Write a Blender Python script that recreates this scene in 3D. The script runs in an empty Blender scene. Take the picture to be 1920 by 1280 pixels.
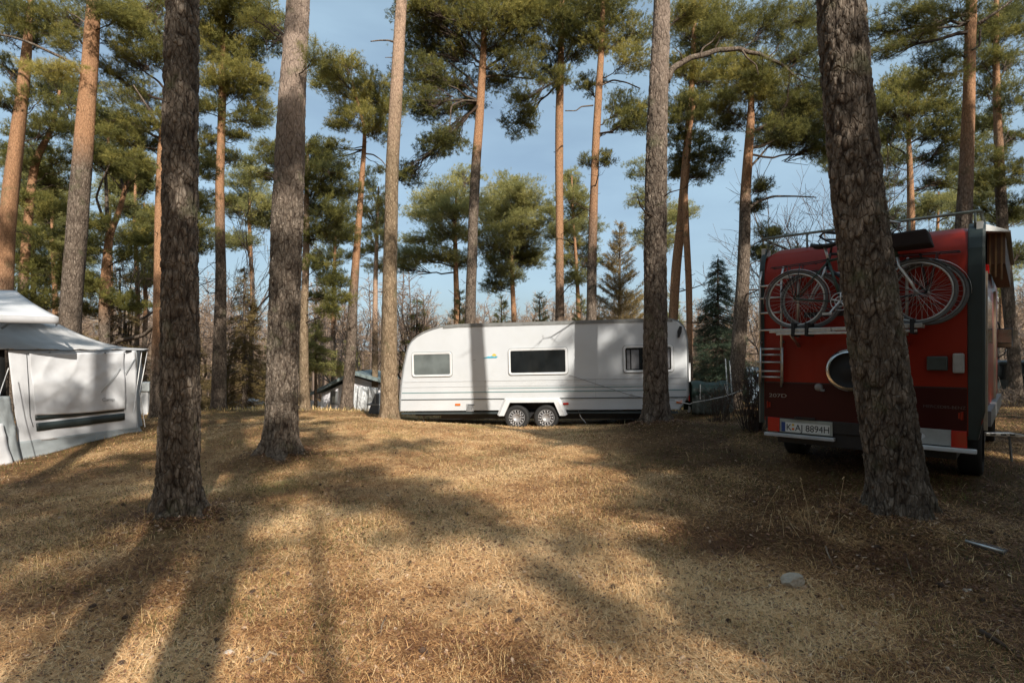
import bpy, bmesh, math, random
import numpy as np
from mathutils import Vector, Matrix, Euler

# ------------------------------------------------------------------ camera, world, sun, exposure
EYE = 1.6
F = 1024.0            # focal length in photo pixels (photo is 1920 wide)
HX, HY = 960.0, 665.0
scene = bpy.context.scene
cam_d = bpy.data.cameras.new('camera'); cam = bpy.data.objects.new('camera', cam_d)
scene.collection.objects.link(cam); scene.camera = cam
cam.location = (0, 0, EYE); cam.rotation_euler = (math.radians(90), 0, 0)
cam_d.sensor_width = 36; cam_d.lens = 36 * F / 1920; cam_d.shift_y = (HY - 640) / 1920
cam_d.clip_end = 3000; cam_d.clip_start = .05

SUN_EL = math.radians(33)
SH = Vector((.40, -.917)).normalized()          # horizontal direction towards the sun
SUN_ROT = math.atan2(SH.x, SH.y)
world = bpy.data.worlds.new('World'); scene.world = world; world.use_nodes = True
wn, wl = world.node_tree.nodes, world.node_tree.links
wn.clear()
sky = wn.new('ShaderNodeTexSky'); sky.sky_type = 'NISHITA'; sky.sun_disc = False
sky.sun_elevation = SUN_EL; sky.sun_rotation = SUN_ROT; sky.air_density = 1.0; sky.dust_density = 3.0; sky.ozone_density = 1.0
bg = wn.new('ShaderNodeBackground'); bg.inputs[1].default_value = .079
wo = wn.new('ShaderNodeOutputWorld')
# thin clouds in the sky
tc = wn.new('ShaderNodeTexCoord'); mp = wn.new('ShaderNodeMapping'); mp.inputs['Scale'].default_value = (1.6, 1.6, 5)
nz = wn.new('ShaderNodeTexNoise'); nz.inputs['Scale'].default_value = 1.7; nz.inputs['Detail'].default_value = 7
rp = wn.new('ShaderNodeValToRGB'); rp.color_ramp.elements[0].position = .30; rp.color_ramp.elements[1].position = .78
rp.color_ramp.elements[0].color = (.30, .30, .30, 1); rp.color_ramp.elements[1].color = (.72, .72, .72, 1)
mx = wn.new('ShaderNodeMixRGB'); mx.inputs[2].default_value = (4.9, 6.9, 8.3, 1)
wl.new(tc.outputs['Generated'], mp.inputs[0]); wl.new(mp.outputs[0], nz.inputs['Vector'])
wl.new(nz.outputs[0], rp.inputs[0]); wl.new(rp.outputs[0], mx.inputs[0]); wl.new(sky.outputs[0], mx.inputs[1])
wl.new(mx.outputs[0], bg.inputs[0]); wl.new(bg.outputs[0], wo.inputs[0])

sun_d = bpy.data.lights.new('sun', 'SUN'); sun = bpy.data.objects.new('sun', sun_d); scene.collection.objects.link(sun)
sun_d.energy = 4.1; sun_d.angle = math.radians(.5); sun_d.color = (1, .93, .83)
SDIR = Vector((SH.x * math.cos(SUN_EL), SH.y * math.cos(SUN_EL), math.sin(SUN_EL)))
sun.rotation_euler = SDIR.to_track_quat('Z', 'Y').to_euler()
scene.view_settings.view_transform = 'Standard'; scene.view_settings.look = 'None'
scene.view_settings.exposure = 0.63; scene.view_settings.gamma = 1
scene.render.engine = 'CYCLES'
scene.cycles.max_bounces = 5; scene.cycles.diffuse_bounces = 3; scene.cycles.transparent_max_bounces = 6
scene.cycles.use_denoising = True

# ------------------------------------------------------------------ helpers
def W(px, py, Y):
    return Vector(((px - HX) / F * Y, Y, EYE + (HY - py) / F * Y))

def unit(a):
    return a / np.maximum(np.linalg.norm(a, axis=-1, keepdims=True), 1e-9)

class MB:
    """collects geometry; build() links it as ONE mesh object"""
    def __init__(self):
        self.v = []; self.f = []; self.n = 0; self.att = {}
    def add(self, v, f, **att):
        v = np.asarray(v, float).reshape(-1, 3)
        if isinstance(f, np.ndarray): f = [f]
        elif not isinstance(f[0], np.ndarray):
            by = {}
            for q in f: by.setdefault(len(q), []).append(q)
            f = [np.array(q, int) for q in by.values()]
        for a in f: self.f.append(np.asarray(a, int) + self.n)
        self.v.append(v)
        for k, x in att.items():
            self.att.setdefault(k, []).append((self.n, np.broadcast_to(np.asarray(x, float), (len(v),)).copy()))
        self.n += len(v)
        return self
    def box(self, x0, x1, y0, y1, z0, z1):
        v = [(x, y, z) for x in (x0, x1) for y in (y0, y1) for z in (z0, z1)]
        return self.add(v, [(0, 1, 3, 2), (4, 6, 7, 5), (0, 4, 5, 1), (2, 3, 7, 6), (0, 2, 6, 4), (1, 5, 7, 3)])
    def hexa(self, p):   # 8 corners: bottom 4 ccw, top 4 ccw
        return self.add(p, [(3, 2, 1, 0), (4, 5, 6, 7), (0, 1, 5, 4), (1, 2, 6, 5), (2, 3, 7, 6), (3, 0, 4, 7)])
    def tube(self, pts, r, sides=8, cap=True):
        pts = np.array([tuple(p) for p in pts], float); K = len(pts)
        r = np.broadcast_to(np.asarray(r, float), (K,))
        t = np.gradient(pts, axis=0) if K > 2 else np.repeat((pts[1:] - pts[:1]), K, 0)
        t = unit(t)
        up = np.array([0, 0, 1.]) if abs(t[:, 2]).max() < .95 else np.array([0, 1., 0]) if abs(t[:, 1]).max() < .95 else np.array([1., 0, 0]) if abs(t[:, 0]).max() < .95 else np.array([.3, .5, .8])
        a = unit(np.cross(t, up)); b = np.cross(t, a)
        th = np.arange(sides) * 2 * math.pi / sides
        v = pts[:, None] + r[:, None, None] * (a[:, None] * np.cos(th)[None, :, None] + b[:, None] * np.sin(th)[None, :, None])
        i = np.arange(K - 1)[:, None] * sides; j = np.arange(sides)[None]; k = (j + 1) % sides
        q = np.stack([i + j, i + k, i + sides + k, i + sides + j], -1).reshape(-1, 4)
        self.add(v.reshape(-1, 3), [tuple(x) for x in q] + ([tuple(range(sides))[::-1], tuple(range((K - 1) * sides, K * sides))] if cap else []))
        return self
    def tubes(self, P, R, sides=3, **att):
        """N tubes of K points at once; P (N,K,3), R (N,K)"""
        P = np.asarray(P, float); R = np.asarray(R, float); N, K = P.shape[:2]
        if N == 0: return self
        t = unit(P[:, -1] - P[:, 0])
        up = np.where(np.abs(t[:, 2:3]) < .9, np.array([[0, 0, 1.]]), np.array([[1., 0, 0]]))
        a = unit(np.cross(t, up)); b = np.cross(t, a)
        th = np.arange(sides) * 2 * math.pi / sides
        c = a[:, None] * np.cos(th)[None, :, None] + b[:, None] * np.sin(th)[None, :, None]
        v = P[:, :, None] + R[:, :, None, None] * c[:, None]
        n = np.arange(N)[:, None, None] * K * sides; i = np.arange(K - 1)[None, :, None] * sides; j = np.arange(sides)[None, None]; k = (j + 1) % sides
        q = np.stack([n + i + j, n + i + k, n + i + sides + k, n + i + sides + j], -1).reshape(-1, 4)
        att = {k_: np.repeat(np.broadcast_to(x, (N,)), K * sides) for k_, x in att.items()}
        return self.add(v.reshape(-1, 3), q, **att)
    def lathe(self, prof, c=(0, 0, 0), axis='z', n=32):
        prof = np.array(prof, float); K = len(prof); th = np.arange(n) * 2 * math.pi / n
        r, h = prof[:, 0], prof[:, 1]
        x = r[:, None] * np.cos(th); y = r[:, None] * np.sin(th); z = np.repeat(h[:, None], n, 1)
        o = {'z': (x, y, z), 'y': (x, -z, y), 'x': (z, x, y)}[axis]
        v = np.stack(o, -1).reshape(-1, 3) + np.array(c, float)
        i = np.arange(K - 1)[:, None] * n; j = np.arange(n)[None]; k = (j + 1) % n
        q = np.stack([i + j, i + k, i + n + k, i + n + j], -1).reshape(-1, 4)
        return self.add(v, q)
    def prism(self, poly, y0, y1, plane='xz'):
        n = len(poly)
        if plane == 'xz': a = [(p[0], y0, p[1]) for p in poly]; b = [(p[0], y1, p[1]) for p in poly]
        else: a = [(p[0], p[1], y0) for p in poly]; b = [(p[0], p[1], y1) for p in poly]
        return self.add(a + b, [tuple(range(n)), tuple(range(n, 2 * n))[::-1]] + [(i, i + n, (i + 1) % n + n, (i + 1) % n) for i in range(n)])
    def grid(self, P, **att):   # P (a,b,3)
        P = np.asarray(P, float); a, b = P.shape[:2]
        i = np.arange(a - 1)[:, None] * b; j = np.arange(b - 1)[None]
        q = np.stack([i + j, i + j + 1, i + b + j + 1, i + b + j], -1).reshape(-1, 4)
        return self.add(P.reshape(-1, 3), q, **att)
    def build(self, name, mat, parent=None, smooth=False, bevel=0, solid=0, loc=None, fix=True):
        me = bpy.data.meshes.new(name)
        v = np.concatenate(self.v); 
        if loc is not None: v = v - np.array(tuple(loc))
        me.vertices.add(len(v)); me.vertices.foreach_set('co', v.astype(np.float32).ravel())
        lens = np.concatenate([np.full(len(a), a.shape[1]) for a in self.f]); loops = np.concatenate([a.ravel() for a in self.f])
        me.loops.add(len(loops)); me.loops.foreach_set('vertex_index', loops.astype(np.int32))
        me.polygons.add(len(lens)); st = np.concatenate([[0], np.cumsum(lens)[:-1]])
        me.polygons.foreach_set('loop_start', st.astype(np.int32)); me.polygons.foreach_set('loop_total', lens.astype(np.int32))
        me.polygons.foreach_set('use_smooth', np.full(len(lens), bool(smooth)))
        for k, lst in self.att.items():
            arr = np.zeros(len(v), np.float32)
            for s, x in lst: arr[s:s + len(x)] = x
            at = me.attributes.new(k, 'FLOAT', 'POINT'); at.data.foreach_set('value', arr)
        me.update(calc_edges=True); me.validate()
        if fix and len(v) < 20000:
            bm = bmesh.new(); bm.from_mesh(me); bmesh.ops.recalc_face_normals(bm, faces=bm.faces); bm.to_mesh(me); bm.free()
            if smooth: me.polygons.foreach_set('use_smooth', np.full(len(me.polygons), True))
        me.materials.append(mat)
        o = bpy.data.objects.new(name, me); scene.collection.objects.link(o)
        if parent: o.parent = parent
        if loc is not None: o.location = loc
        if solid:
            m = o.modifiers.new('solid', 'SOLIDIFY'); m.thickness = solid
        if bevel:
            m = o.modifiers.new('bevel', 'BEVEL'); m.width = bevel; m.segments = 2; m.limit_method = 'ANGLE'
        return o

def tag(o, label=None, cat=None, group=None, kind=None):
    if label: o['label'] = label
    if cat: o['category'] = cat
    if group: o['group'] = group
    if kind: o['kind'] = kind
    return o

def empty(name, loc, rot=(0, 0, 0), label=None, cat=None, group=None):
    o = bpy.data.objects.new(name, None); scene.collection.objects.link(o)
    o.location = loc; o.rotation_euler = rot; o.empty_display_size = .1
    return tag(o, label, cat, group)

def copy_tree(o, parent=None):
    c = o.copy(); scene.collection.objects.link(c); c.parent = parent
    for ch in [x for x in bpy.data.objects if x.parent == o]: copy_tree(ch, c)
    return c

def text(s, name, mat, parent, loc, rot, size, width=None, ext=.001):
    cu = bpy.data.curves.new(name, 'FONT'); cu.body = s; cu.size = size; cu.extrude = ext; cu.align_x = 'LEFT'
    t_ = bpy.data.objects.new(name, cu); scene.collection.objects.link(t_); cu.materials.append(mat); bpy.context.view_layer.update()
    me = bpy.data.meshes.new_from_object(t_.evaluated_get(bpy.context.evaluated_depsgraph_get())); bpy.data.objects.remove(t_)
    o = bpy.data.objects.new(name, me); scene.collection.objects.link(o)
    o.parent = parent; o.location = loc; o.rotation_euler = rot
    if width:
        bpy.context.view_layer.update(); o.scale = (width / max(o.dimensions.x, 1e-3), 1, 1)
    return o

# ------------------------------------------------------------------ materials
def newmat(name):
    m = bpy.data.materials.new(name); m.use_nodes = True
    nt = m.node_tree; b = nt.nodes['Principled BSDF']
    return m, nt, b
def node(nt, t, **kw):
    n = nt.nodes.new(t)
    for k, v in kw.items():
        if k in n.inputs.keys(): n.inputs[k].default_value = v
        else: setattr(n, k, v)
    return n
def ramp(nt, fac, stops):
    r = nt.nodes.new('ShaderNodeValToRGB'); e = r.color_ramp.elements
    while len(e) < len(stops): e.new(.5)
    for i, (p, c) in enumerate(stops):
        e[i].position = p; e[i].color = tuple(c) + (1,) if len(c) == 3 else c
    nt.links.new(fac, r.inputs[0]); return r.outputs[0]
def mixc(nt, fac, a, b, mode='MIX'):
    m = nt.nodes.new('ShaderNodeMixRGB'); m.blend_type = mode
    for i, x in ((0, fac), (1, a), (2, b)):
        if hasattr(x, 'links'): nt.links.new(x, m.inputs[i])
        else: m.inputs[i].default_value = x if i == 0 else tuple(x) + (1,)
    return m.outputs[0]
def noise(nt, scale, detail=4, co=None, rough=.55, dist=0):
    n = node(nt, 'ShaderNodeTexNoise', Scale=scale, Detail=detail, Roughness=rough, Distortion=dist)
    if co is None: co = objco(nt)
    nt.links.new(co, n.inputs['Vector']); return n.outputs[0]
def objco(nt, scale=None, which='Object'):
    t = nt.nodes.new('ShaderNodeTexCoord')
    if scale is None: return t.outputs[which]
    m = nt.nodes.new('ShaderNodeMapping'); m.inputs['Scale'].default_value = scale
    nt.links.new(t.outputs[which], m.inputs[0]); return m.outputs[0]
def attr(nt, name):
    a = nt.nodes.new('ShaderNodeAttribute'); a.attribute_name = name; return a.outputs['Fac']
def bump(nt, b, h, strength=.5, dist=.01):
    n = node(nt, 'ShaderNodeBump', Strength=strength, Distance=dist)
    nt.links.new(h, n.inputs['Height']); nt.links.new(n.outputs[0], b.inputs['Normal'])

def plain(name, col, rough=.5, metal=0, var=.25, scale=8, bmp=0, spec=.5, coat=0, dirt=None, emit=None):
    """paint / plastic / cloth with a bit of tone variation and grime so nothing is perfectly flat"""
    m, nt, b = newmat(name)
    n1 = noise(nt, scale, 5)
    c = mixc(nt, ramp(nt, n1, [(.3, (0, 0, 0)), (.7, (1, 1, 1))]), [x * (1 - var) for x in col], [min(1, x * (1 + var * .35)) for x in col])
    if dirt:
        n2 = noise(nt, scale * .35, 8, rough=.7)
        c = mixc(nt, ramp(nt, n2, [(.45, (0, 0, 0)), (.75, (.55, .55, .55))]), c, dirt)
    nt.links.new(c, b.inputs['Base Color'])
    rr = nt.nodes.new('ShaderNodeMapRange'); rr.inputs[3].default_value = max(0, rough - .12); rr.inputs[4].default_value = min(1, rough + .15)
    nt.links.new(n1, rr.inputs[0]); nt.links.new(rr.outputs[0], b.inputs['Roughness'])
    b.inputs['Metallic'].default_value = metal; b.inputs['Specular IOR Level'].default_value = spec; b.inputs['Coat Weight'].default_value = coat
    if bmp: bump(nt, b, noise(nt, scale * 6, 6), bmp, .01)
    return m

def bark_mat(name, plate=(.38, .31, .245), dark=(.055, .04, .03), mid=(.19, .14, .105), orange=(.50, .27, .145), sc=1.0, disp=0):
    m, nt, b = newmat(name)
    co = objco(nt, (11 * sc, 11 * sc, 4.2 * sc))
    wn_ = node(nt, 'ShaderNodeTexNoise', Scale=1.2, Detail=3)
    nt.links.new(co, wn_.inputs['Vector'])
    wa = nt.nodes.new('ShaderNodeVectorMath'); wa.operation = 'SCALE'; wa.inputs[3].default_value = .55
    nt.links.new(wn_.outputs['Color'], wa.inputs[0])
    ad = nt.nodes.new('ShaderNodeVectorMath'); ad.operation = 'ADD'
    nt.links.new(co, ad.inputs[0]); nt.links.new(wa.outputs[0], ad.inputs[1])
    v = node(nt, 'ShaderNodeTexVoronoi', feature='DISTANCE_TO_EDGE', Scale=1.0); nt.links.new(ad.outputs[0], v.inputs['Vector'])
    vc = node(nt, 'ShaderNodeTexVoronoi', feature='F1', Scale=1.0); nt.links.new(ad.outputs[0], vc.inputs['Vector'])
    fine = noise(nt, 1.0, 8, objco(nt, (60, 60, 16)), .65)
    big = noise(nt, .9, 3)
    v2 = node(nt, 'ShaderNodeTexVoronoi', feature='DISTANCE_TO_EDGE', Scale=2.1); nt.links.new(ad.outputs[0], v2.inputs['Vector'])
    e1 = ramp(nt, v.outputs[0], [(.0, (0, 0, 0)), (.08, (.25, .25, .25)), (.28, (1, 1, 1))]); e2 = ramp(nt, v2.outputs[0], [(.0, (.45, .45, .45)), (.12, (1, 1, 1))])
    gap = ramp(nt, noise(nt, 1.0, 4, objco(nt, (14, 14, 6))), [(.35, (.15, .15, .15)), (.6, (1, 1, 1))])
    edge = mixc(nt, 1.0, mixc(nt, gap, (1, 1, 1), e1), e2, 'MULTIPLY')
    sep = nt.nodes.new('ShaderNodeSeparateColor'); nt.links.new(vc.outputs['Color'], sep.inputs[0])
    platec = mixc(nt, sep.outputs[0], [x * .5 for x in plate], plate)
    platec = mixc(nt, ramp(nt, fine, [(.35, (0, 0, 0)), (.65, (1, 1, 1))]), mid, platec)
    c = mixc(nt, edge, dark, platec)
    oc = mixc(nt, ramp(nt, fine, [(.3, (0, 0, 0)), (.62, (1, 1, 1))]), [x * .42 for x in orange], orange)
    oc = mixc(nt, ramp(nt, v.outputs[0], [(0, (0, 0, 0)), (.05, (1, 1, 1))]), [x * .3 for x in orange], oc)
    oa = attr(nt, 'orange')
    om = nt.nodes.new('ShaderNodeMath'); om.operation = 'MULTIPLY_ADD'; nt.links.new(big, om.inputs[0]); om.inputs[1].default_value = .7; nt.links.new(oa, om.inputs[2])
    of = ramp(nt, om.outputs[0], [(.42, (0, 0, 0)), (1.0, (.9, .9, .9))])
    c = mixc(nt, of, c, oc)
    moss = ramp(nt, noise(nt, 3, 6), [(.58, (0, 0, 0)), (.72, (.5, .5, .5))])
    c = mixc(nt, moss, c, (.11, .12, .06))
    nt.links.new(c, b.inputs['Base Color']); b.inputs['Roughness'].default_value = .92; b.inputs['Specular IOR Level'].default_value = .15
    h = mixc(nt, .25, edge, fine)
    hf = mixc(nt, of, h, mixc(nt, .8, edge, fine))
    if disp:
        d = node(nt, 'ShaderNodeDisplacement', Midlevel=.6, Scale=disp); nt.links.new(hf, d.inputs['Height'])
        nt.links.new(d.outputs[0], nt.nodes['Material Output'].inputs['Displacement']); m.displacement_method = 'BOTH'
    else: bump(nt, b, hf, .9, .025)
    return m

def foliage_mat(name, c0, c1, c2, trans=.25, wood=(.10, .07, .05)):
    m, nt, b = newmat(name)
    t = attr(nt, 'tint')
    c = ramp(nt, t, [(0, c0), (.5, c1), (1, c2)]); c = mixc(nt, attr(nt, 'wood'), c, wood)
    nt.links.new(c, b.inputs['Base Color']); b.inputs['Roughness'].default_value = .6; b.inputs['Specular IOR Level'].default_value = .25
    tr = nt.nodes.new('ShaderNodeBsdfTranslucent'); nt.links.new(c, tr.inputs[0])
    ms = nt.nodes.new('ShaderNodeMixShader'); ms.inputs[0].default_value = trans
    nt.links.new(b.outputs[0], ms.inputs[1]); nt.links.new(tr.outputs[0], ms.inputs[2])
    nt.links.new(ms.outputs[0], nt.nodes['Material Output'].inputs[0])
    return m

BARK = bark_mat('bark', sc=1.9)
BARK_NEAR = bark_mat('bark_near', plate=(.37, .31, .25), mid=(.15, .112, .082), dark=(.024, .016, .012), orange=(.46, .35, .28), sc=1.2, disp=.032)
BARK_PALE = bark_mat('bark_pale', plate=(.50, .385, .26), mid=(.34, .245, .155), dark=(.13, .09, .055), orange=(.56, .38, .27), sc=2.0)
TWIG = plain('twig', (.085, .06, .045), .9, var=.5, scale=20)
TWIG_PALE = plain('twig_pale', (.2, .15, .115), .9, var=.4, scale=20)
PINE = foliage_mat('pine_needles', (.04, .05, .022), (.235, .225, .062), (.48, .40, .115), .42)
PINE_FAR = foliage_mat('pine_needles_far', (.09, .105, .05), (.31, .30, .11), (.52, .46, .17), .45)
SPRUCE = foliage_mat('spruce_needles', (.028, .05, .036), (.075, .11, .07), (.15, .18, .10))
BROWN_F = foliage_mat('brown_twigs', (.12, .09, .04), (.24, .175, .07), (.38, .28, .12))
FARWOOD = foliage_mat('bare_wood', (.18, .125, .09), (.33, .23, .155), (.44, .33, .21))

# ------------------------------------------------------------------ terrain height
_cp = np.array([(0, 0, 0), (0, 3, 0), (-3.2, 5.3, 0), (3.4, 4.8, .12), (6, 3, .15), (-6, 3, 0), (4.5, 6.5, .24), (6.5, 9, .25), (8, 5, .22), (-3.5, 8.4, .05),
    (-7.2, 10.4, .14), (-8, 8.8, -.1), (-10, 6, -.05), (-9, 14, .0), (0, 6, .0), (0, 9, .03), (2.7, 10.2, .28), (5.5, 12, .25), (.3, 12.6, -.08), (-2.8, 13.3, -.05), (3.8, 12.6, .02),
    (-2.9, 12.6, .13), (-5.4, 12.5, .1), (-8.5, 15.9, -.02), (-5.6, 15.3, .03), (-4.6, 15.3, .02), (.0, 15.5, -.25), (4.5, 15, 0), (8, 18, .1), (12, 12, .3), (16, 18, .1), (-14, 9, 0), (12, 5, .3),
    (-14, 20, -.7), (0, 22, -1.1), (10, 24, -.5), (-6, 22, -1.0), (20, 26, -.6), (-20, 26, -1.2), (0, -6, 0), (10, -6, .1), (-10, -6, 0), (-20, 0, 0), (22, 0, .3), (0, -20, 0), (-20, -20, 0), (20, -20, 0)], float)
def _tps(r): return np.where(r > 1e-9, r * r * np.log(np.maximum(r, 1e-9)), 0)
_n = len(_cp); _A = np.zeros((_n + 3, _n + 3)); _D = np.linalg.norm(_cp[:, None, :2] - _cp[None, :, :2], axis=-1)
_A[:_n, :_n] = _tps(_D) + np.eye(_n) * .02; _A[:_n, _n] = 1; _A[:_n, _n + 1:] = _cp[:, :2]; _A[_n, :_n] = 1; _A[_n + 1:, :_n] = _cp[:, :2].T
_w = np.linalg.solve(_A, np.concatenate([_cp[:, 2], np.zeros(3)]))
def ground(x, y):
    x = np.asarray(x, float); y = np.asarray(y, float); sh = np.broadcast(x, y).shape
    x = np.broadcast_to(x, sh).ravel(); y = np.broadcast_to(y, sh).ravel()
    out = np.empty(len(x))
    for s in range(0, len(x), 20000):
        xs, ys = x[s:s + 20000], y[s:s + 20000]
        r = np.hypot(xs[:, None] - _cp[None, :, 0], ys[:, None] - _cp[None, :, 1])
        near = _tps(r) @ _w[:_n] + _w[_n] + _w[_n + 1] * xs + _w[_n + 2] * ys
        R = np.hypot(xs, ys - 5)
        far = -2.3 + 5.5 * np.clip((R - 60) / 90, 0, 1) ** 1.3 + .5 * np.sin(xs * .05) * np.clip((R - 30) / 30, 0, 1)
        t = np.clip((R - 19) / 14, 0, 1); t = t * t * (3 - 2 * t)
        near = np.clip(near, -1.6, .6)
        out[s:s + 20000] = near * (1 - t) + far * t + .018 * np.sin(xs * 2.3 + 1) * np.sin(ys * 1.9) + .010 * np.sin(xs * 6.1) * np.sin(ys * 5.3 + xs)
    for (bx, by, br) in ((-3.22, 5.28, .38), (-3.54, 8.36, .42), (3.49, 4.9, .5), (2.76, 10.4, .45)): out += .085 * np.exp(-(np.maximum(np.hypot(x - bx, y - by) - .12, 0) / br) ** 2)
    return out.reshape(sh)
def gz(x, y): return float(ground(x, y))
def on_ground(px, py):
    lo = None
    for Y in np.arange(2.2, 40, .02):
        X = (px - HX) / F * Y
        if HY + (EYE - gz(X, Y)) * F / Y <= py: return Vector((X, Y, gz(X, Y)))
    return Vector(((px - HX) / F * 20, 20, gz((px - HX) / F * 20, 20)))
# ------------------------------------------------------------------ ground sheet
def vnoise(x, y, s, seed=0):
    r = np.random.default_rng(seed); g_ = r.random((64, 64)); x = x * s; y = y * s
    xi = np.floor(x).astype(int); yi = np.floor(y).astype(int); fx = x - xi; fy = y - yi
    fx = fx * fx * (3 - 2 * fx); fy = fy * fy * (3 - 2 * fy)
    G = lambda a, b_: g_[a % 64, b_ % 64]
    return (G(xi, yi) * (1 - fx) + G(xi + 1, yi) * fx) * (1 - fy) + (G(xi, yi + 1) * (1 - fx) + G(xi + 1, yi + 1) * fx) * fy
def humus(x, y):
    """how far the bleached straw of the open glade gives way to dark litter and moss under the trees, plus painted shade at the sides"""
    g_ = np.exp(-np.clip(x - 1.0, 0, 99) ** 2 / 1.3) * np.exp(-np.clip(-1.6 - x, 0, 99) ** 2 / 30)  # steep fall to the right puts the shade there into ground colour
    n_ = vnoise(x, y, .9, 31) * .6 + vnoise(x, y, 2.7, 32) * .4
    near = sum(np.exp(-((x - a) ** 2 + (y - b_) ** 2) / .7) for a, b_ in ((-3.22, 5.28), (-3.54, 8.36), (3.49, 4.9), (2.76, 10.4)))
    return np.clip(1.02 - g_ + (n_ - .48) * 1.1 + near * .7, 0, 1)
gm, nt, b = newmat('needle_litter_ground')
n1 = noise(nt, .55, 6, rough=.6); n2 = noise(nt, 2.6, 9, rough=.72); n3 = noise(nt, 45, 8, rough=.75); n4 = noise(nt, .23, 5)
fib = noise(nt, 1, 6, objco(nt, (90, 22, 40)), .7)
straw = mixc(nt, ramp(nt, n3, [(.3, (0, 0, 0)), (.7, (1, 1, 1))]), (.34, .195, .085), (.88, .60, .31))
brown = mixc(nt, ramp(nt, fib, [(.3, (0, 0, 0)), (.7, (1, 1, 1))]), (.15, .07, .03), (.70, .40, .19))
c = mixc(nt, ramp(nt, n2, [(.42, (0, 0, 0)), (.56, (1, 1, 1))]), straw, brown)
c = mixc(nt, ramp(nt, n1, [(.54, (0, 0, 0)), (.68, (.7, .7, .7))]), c, (.24, .24, .08))
c = mixc(nt, ramp(nt, n4, [(.5, (0, 0, 0)), (.68, (.6, .6, .6))]), c, (.22, .12, .06))
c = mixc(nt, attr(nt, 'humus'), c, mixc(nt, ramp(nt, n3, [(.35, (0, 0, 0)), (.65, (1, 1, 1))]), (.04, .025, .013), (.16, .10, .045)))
nt.links.new(c, b.inputs['Base Color']); b.inputs['Roughness'].default_value = .95; b.inputs['Specular IOR Level'].default_value = .1
bump(nt, b, mixc(nt, .5, n3, fib), 1.0, .03)
g = MB()
def gridpts(xs, ys, dz=0):
    X, Y = np.meshgrid(xs, ys, indexing='ij'); return np.stack([X, Y, ground(X, Y) + dz], -1)
def axis(fine, mid, far):
    a = np.arange(-fine, fine, .18); b_ = np.arange(fine, mid, 1.2); c_ = np.geomspace(mid, far, 22)
    return np.concatenate([-c_[::-1], -b_[::-1][:-1] if len(b_) > 1 else [], a, b_, c_[1:]])
xs = np.unique(np.round(axis(14, 60, 1500), 3)); ys = np.unique(np.round(axis(14, 60, 1500) + 6, 3))
P = gridpts(xs, ys)
nn = np.random.default_rng(1)
near = (np.abs(P[..., 0]) < 14) & (np.abs(P[..., 1] - 6) < 14)
P[..., 2] += np.where(near, nn.normal(0, .010, P.shape[:2]), 0)
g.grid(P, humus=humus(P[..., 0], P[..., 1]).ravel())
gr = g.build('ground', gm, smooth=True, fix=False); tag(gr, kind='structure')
GC = ground

# ------------------------------------------------------------------ grass, needle litter, leaves
grass_m = foliage_mat('dry_grass', (.13, .145, .038), (.74, .51, .22), (.93, .70, .38), .3)
litter_m = foliage_mat('needle_litter', (.13, .05, .02), (.72, .40, .17), (.94, .67, .37), .0)
KEEP = []      # (x, y, r): no grass inside trunks
def scatter_view(n, y0, y1, rng, power=1.0, margin=1.12):
    """points over the ground wedge the photograph sees, denser towards the camera"""
    u = rng.random(n); Y = (y0 ** (1 - power) + u * (y1 ** (1 - power) - y0 ** (1 - power))) ** (1 / (1 - power)) if power != 1 else y0 * (y1 / y0) ** u
    X = (rng.random(n) * 2 - 1) * Y * .94 * margin
    return X, Y
def blades(n, y0, y1, rng, h, w, name, label_mat, clump=True, power=1.0, flat=False, tintf=None, bend=.5, thresh=0, pts=None):
    X, Y = pts if pts else scatter_view(n, y0, y1, rng, power)
    if clump:
        k = vnoise(X, Y, 1.1, 3) * .5 + vnoise(X, Y, 3.7, 4) * .5
        keep = rng.random(n) < np.clip((k - thresh) * 3.2, .02, 1); X, Y = X[keep], Y[keep]
    n = len(X); Z = GC(X, Y)
    sc = (.6 + .9 * rng.random(n)) 
    a = rng.random(n) * 6.283; hh = h * sc
    if flat: el = rng.normal(.04, .2, n)
    else: el = np.clip(rng.normal(.55, .38, n), .05, 1.5)
    d = np.stack([np.cos(a) * np.cos(el), np.sin(a) * np.cos(el), np.sin(el)], -1)
    s = np.stack([-np.sin(a), np.cos(a), np.zeros(n)], -1)
    ww = (w * (.7 + .6 * rng.random(n)) * (1 + .10 * np.maximum(Y - 3, 0)))[:, None]
    base = np.stack([X, Y, Z + (.006 + .016 * rng.random(n) if flat else 0)], -1)
    drop = np.zeros((n, 3)); drop[:, 2] = -bend * hh * np.cos(el) * .35 if not flat else 0
    m1 = base + d * (hh * .55)[:, None]; tip = base + d * hh[:, None] + drop
    if flat:
        curl = s * (rng.normal(0, .12, n) * hh)[:, None]; m1 = m1 + curl * .5
    V = np.stack([base - s * ww / 2, base + s * ww / 2, m1 + s * ww * .4, m1 - s * ww * .4, tip], 1).reshape(-1, 3)
    i = np.arange(n)[:, None] * 5
    t = tintf(X, Y, rng)
    m = MB(); m.add(V, [np.concatenate([i, i + 1, i + 2, i + 3], 1), np.concatenate([i + 3, i + 2, i + 4], 1)], tint=np.repeat(t, 5))
    return m.build(name, label_mat, fix=False)
def gt(X, Y, rng):
    k = vnoise(X, Y, .8, 11) * .6 + vnoise(X, Y, 2.6, 12) * .4
    gsp = np.exp(-(((X - 3.4) / 1.4) ** 2 + ((Y - 6.3) / .55) ** 2)) + np.exp(-(((X - 5.2) / .9) ** 2 + ((Y - 5.9) / .5) ** 2)) + .45 * (X < -2.5) * (Y > 6)
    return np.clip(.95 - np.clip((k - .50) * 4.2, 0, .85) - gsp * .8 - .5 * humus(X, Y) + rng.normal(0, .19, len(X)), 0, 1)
rg = np.random.default_rng(5)
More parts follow.
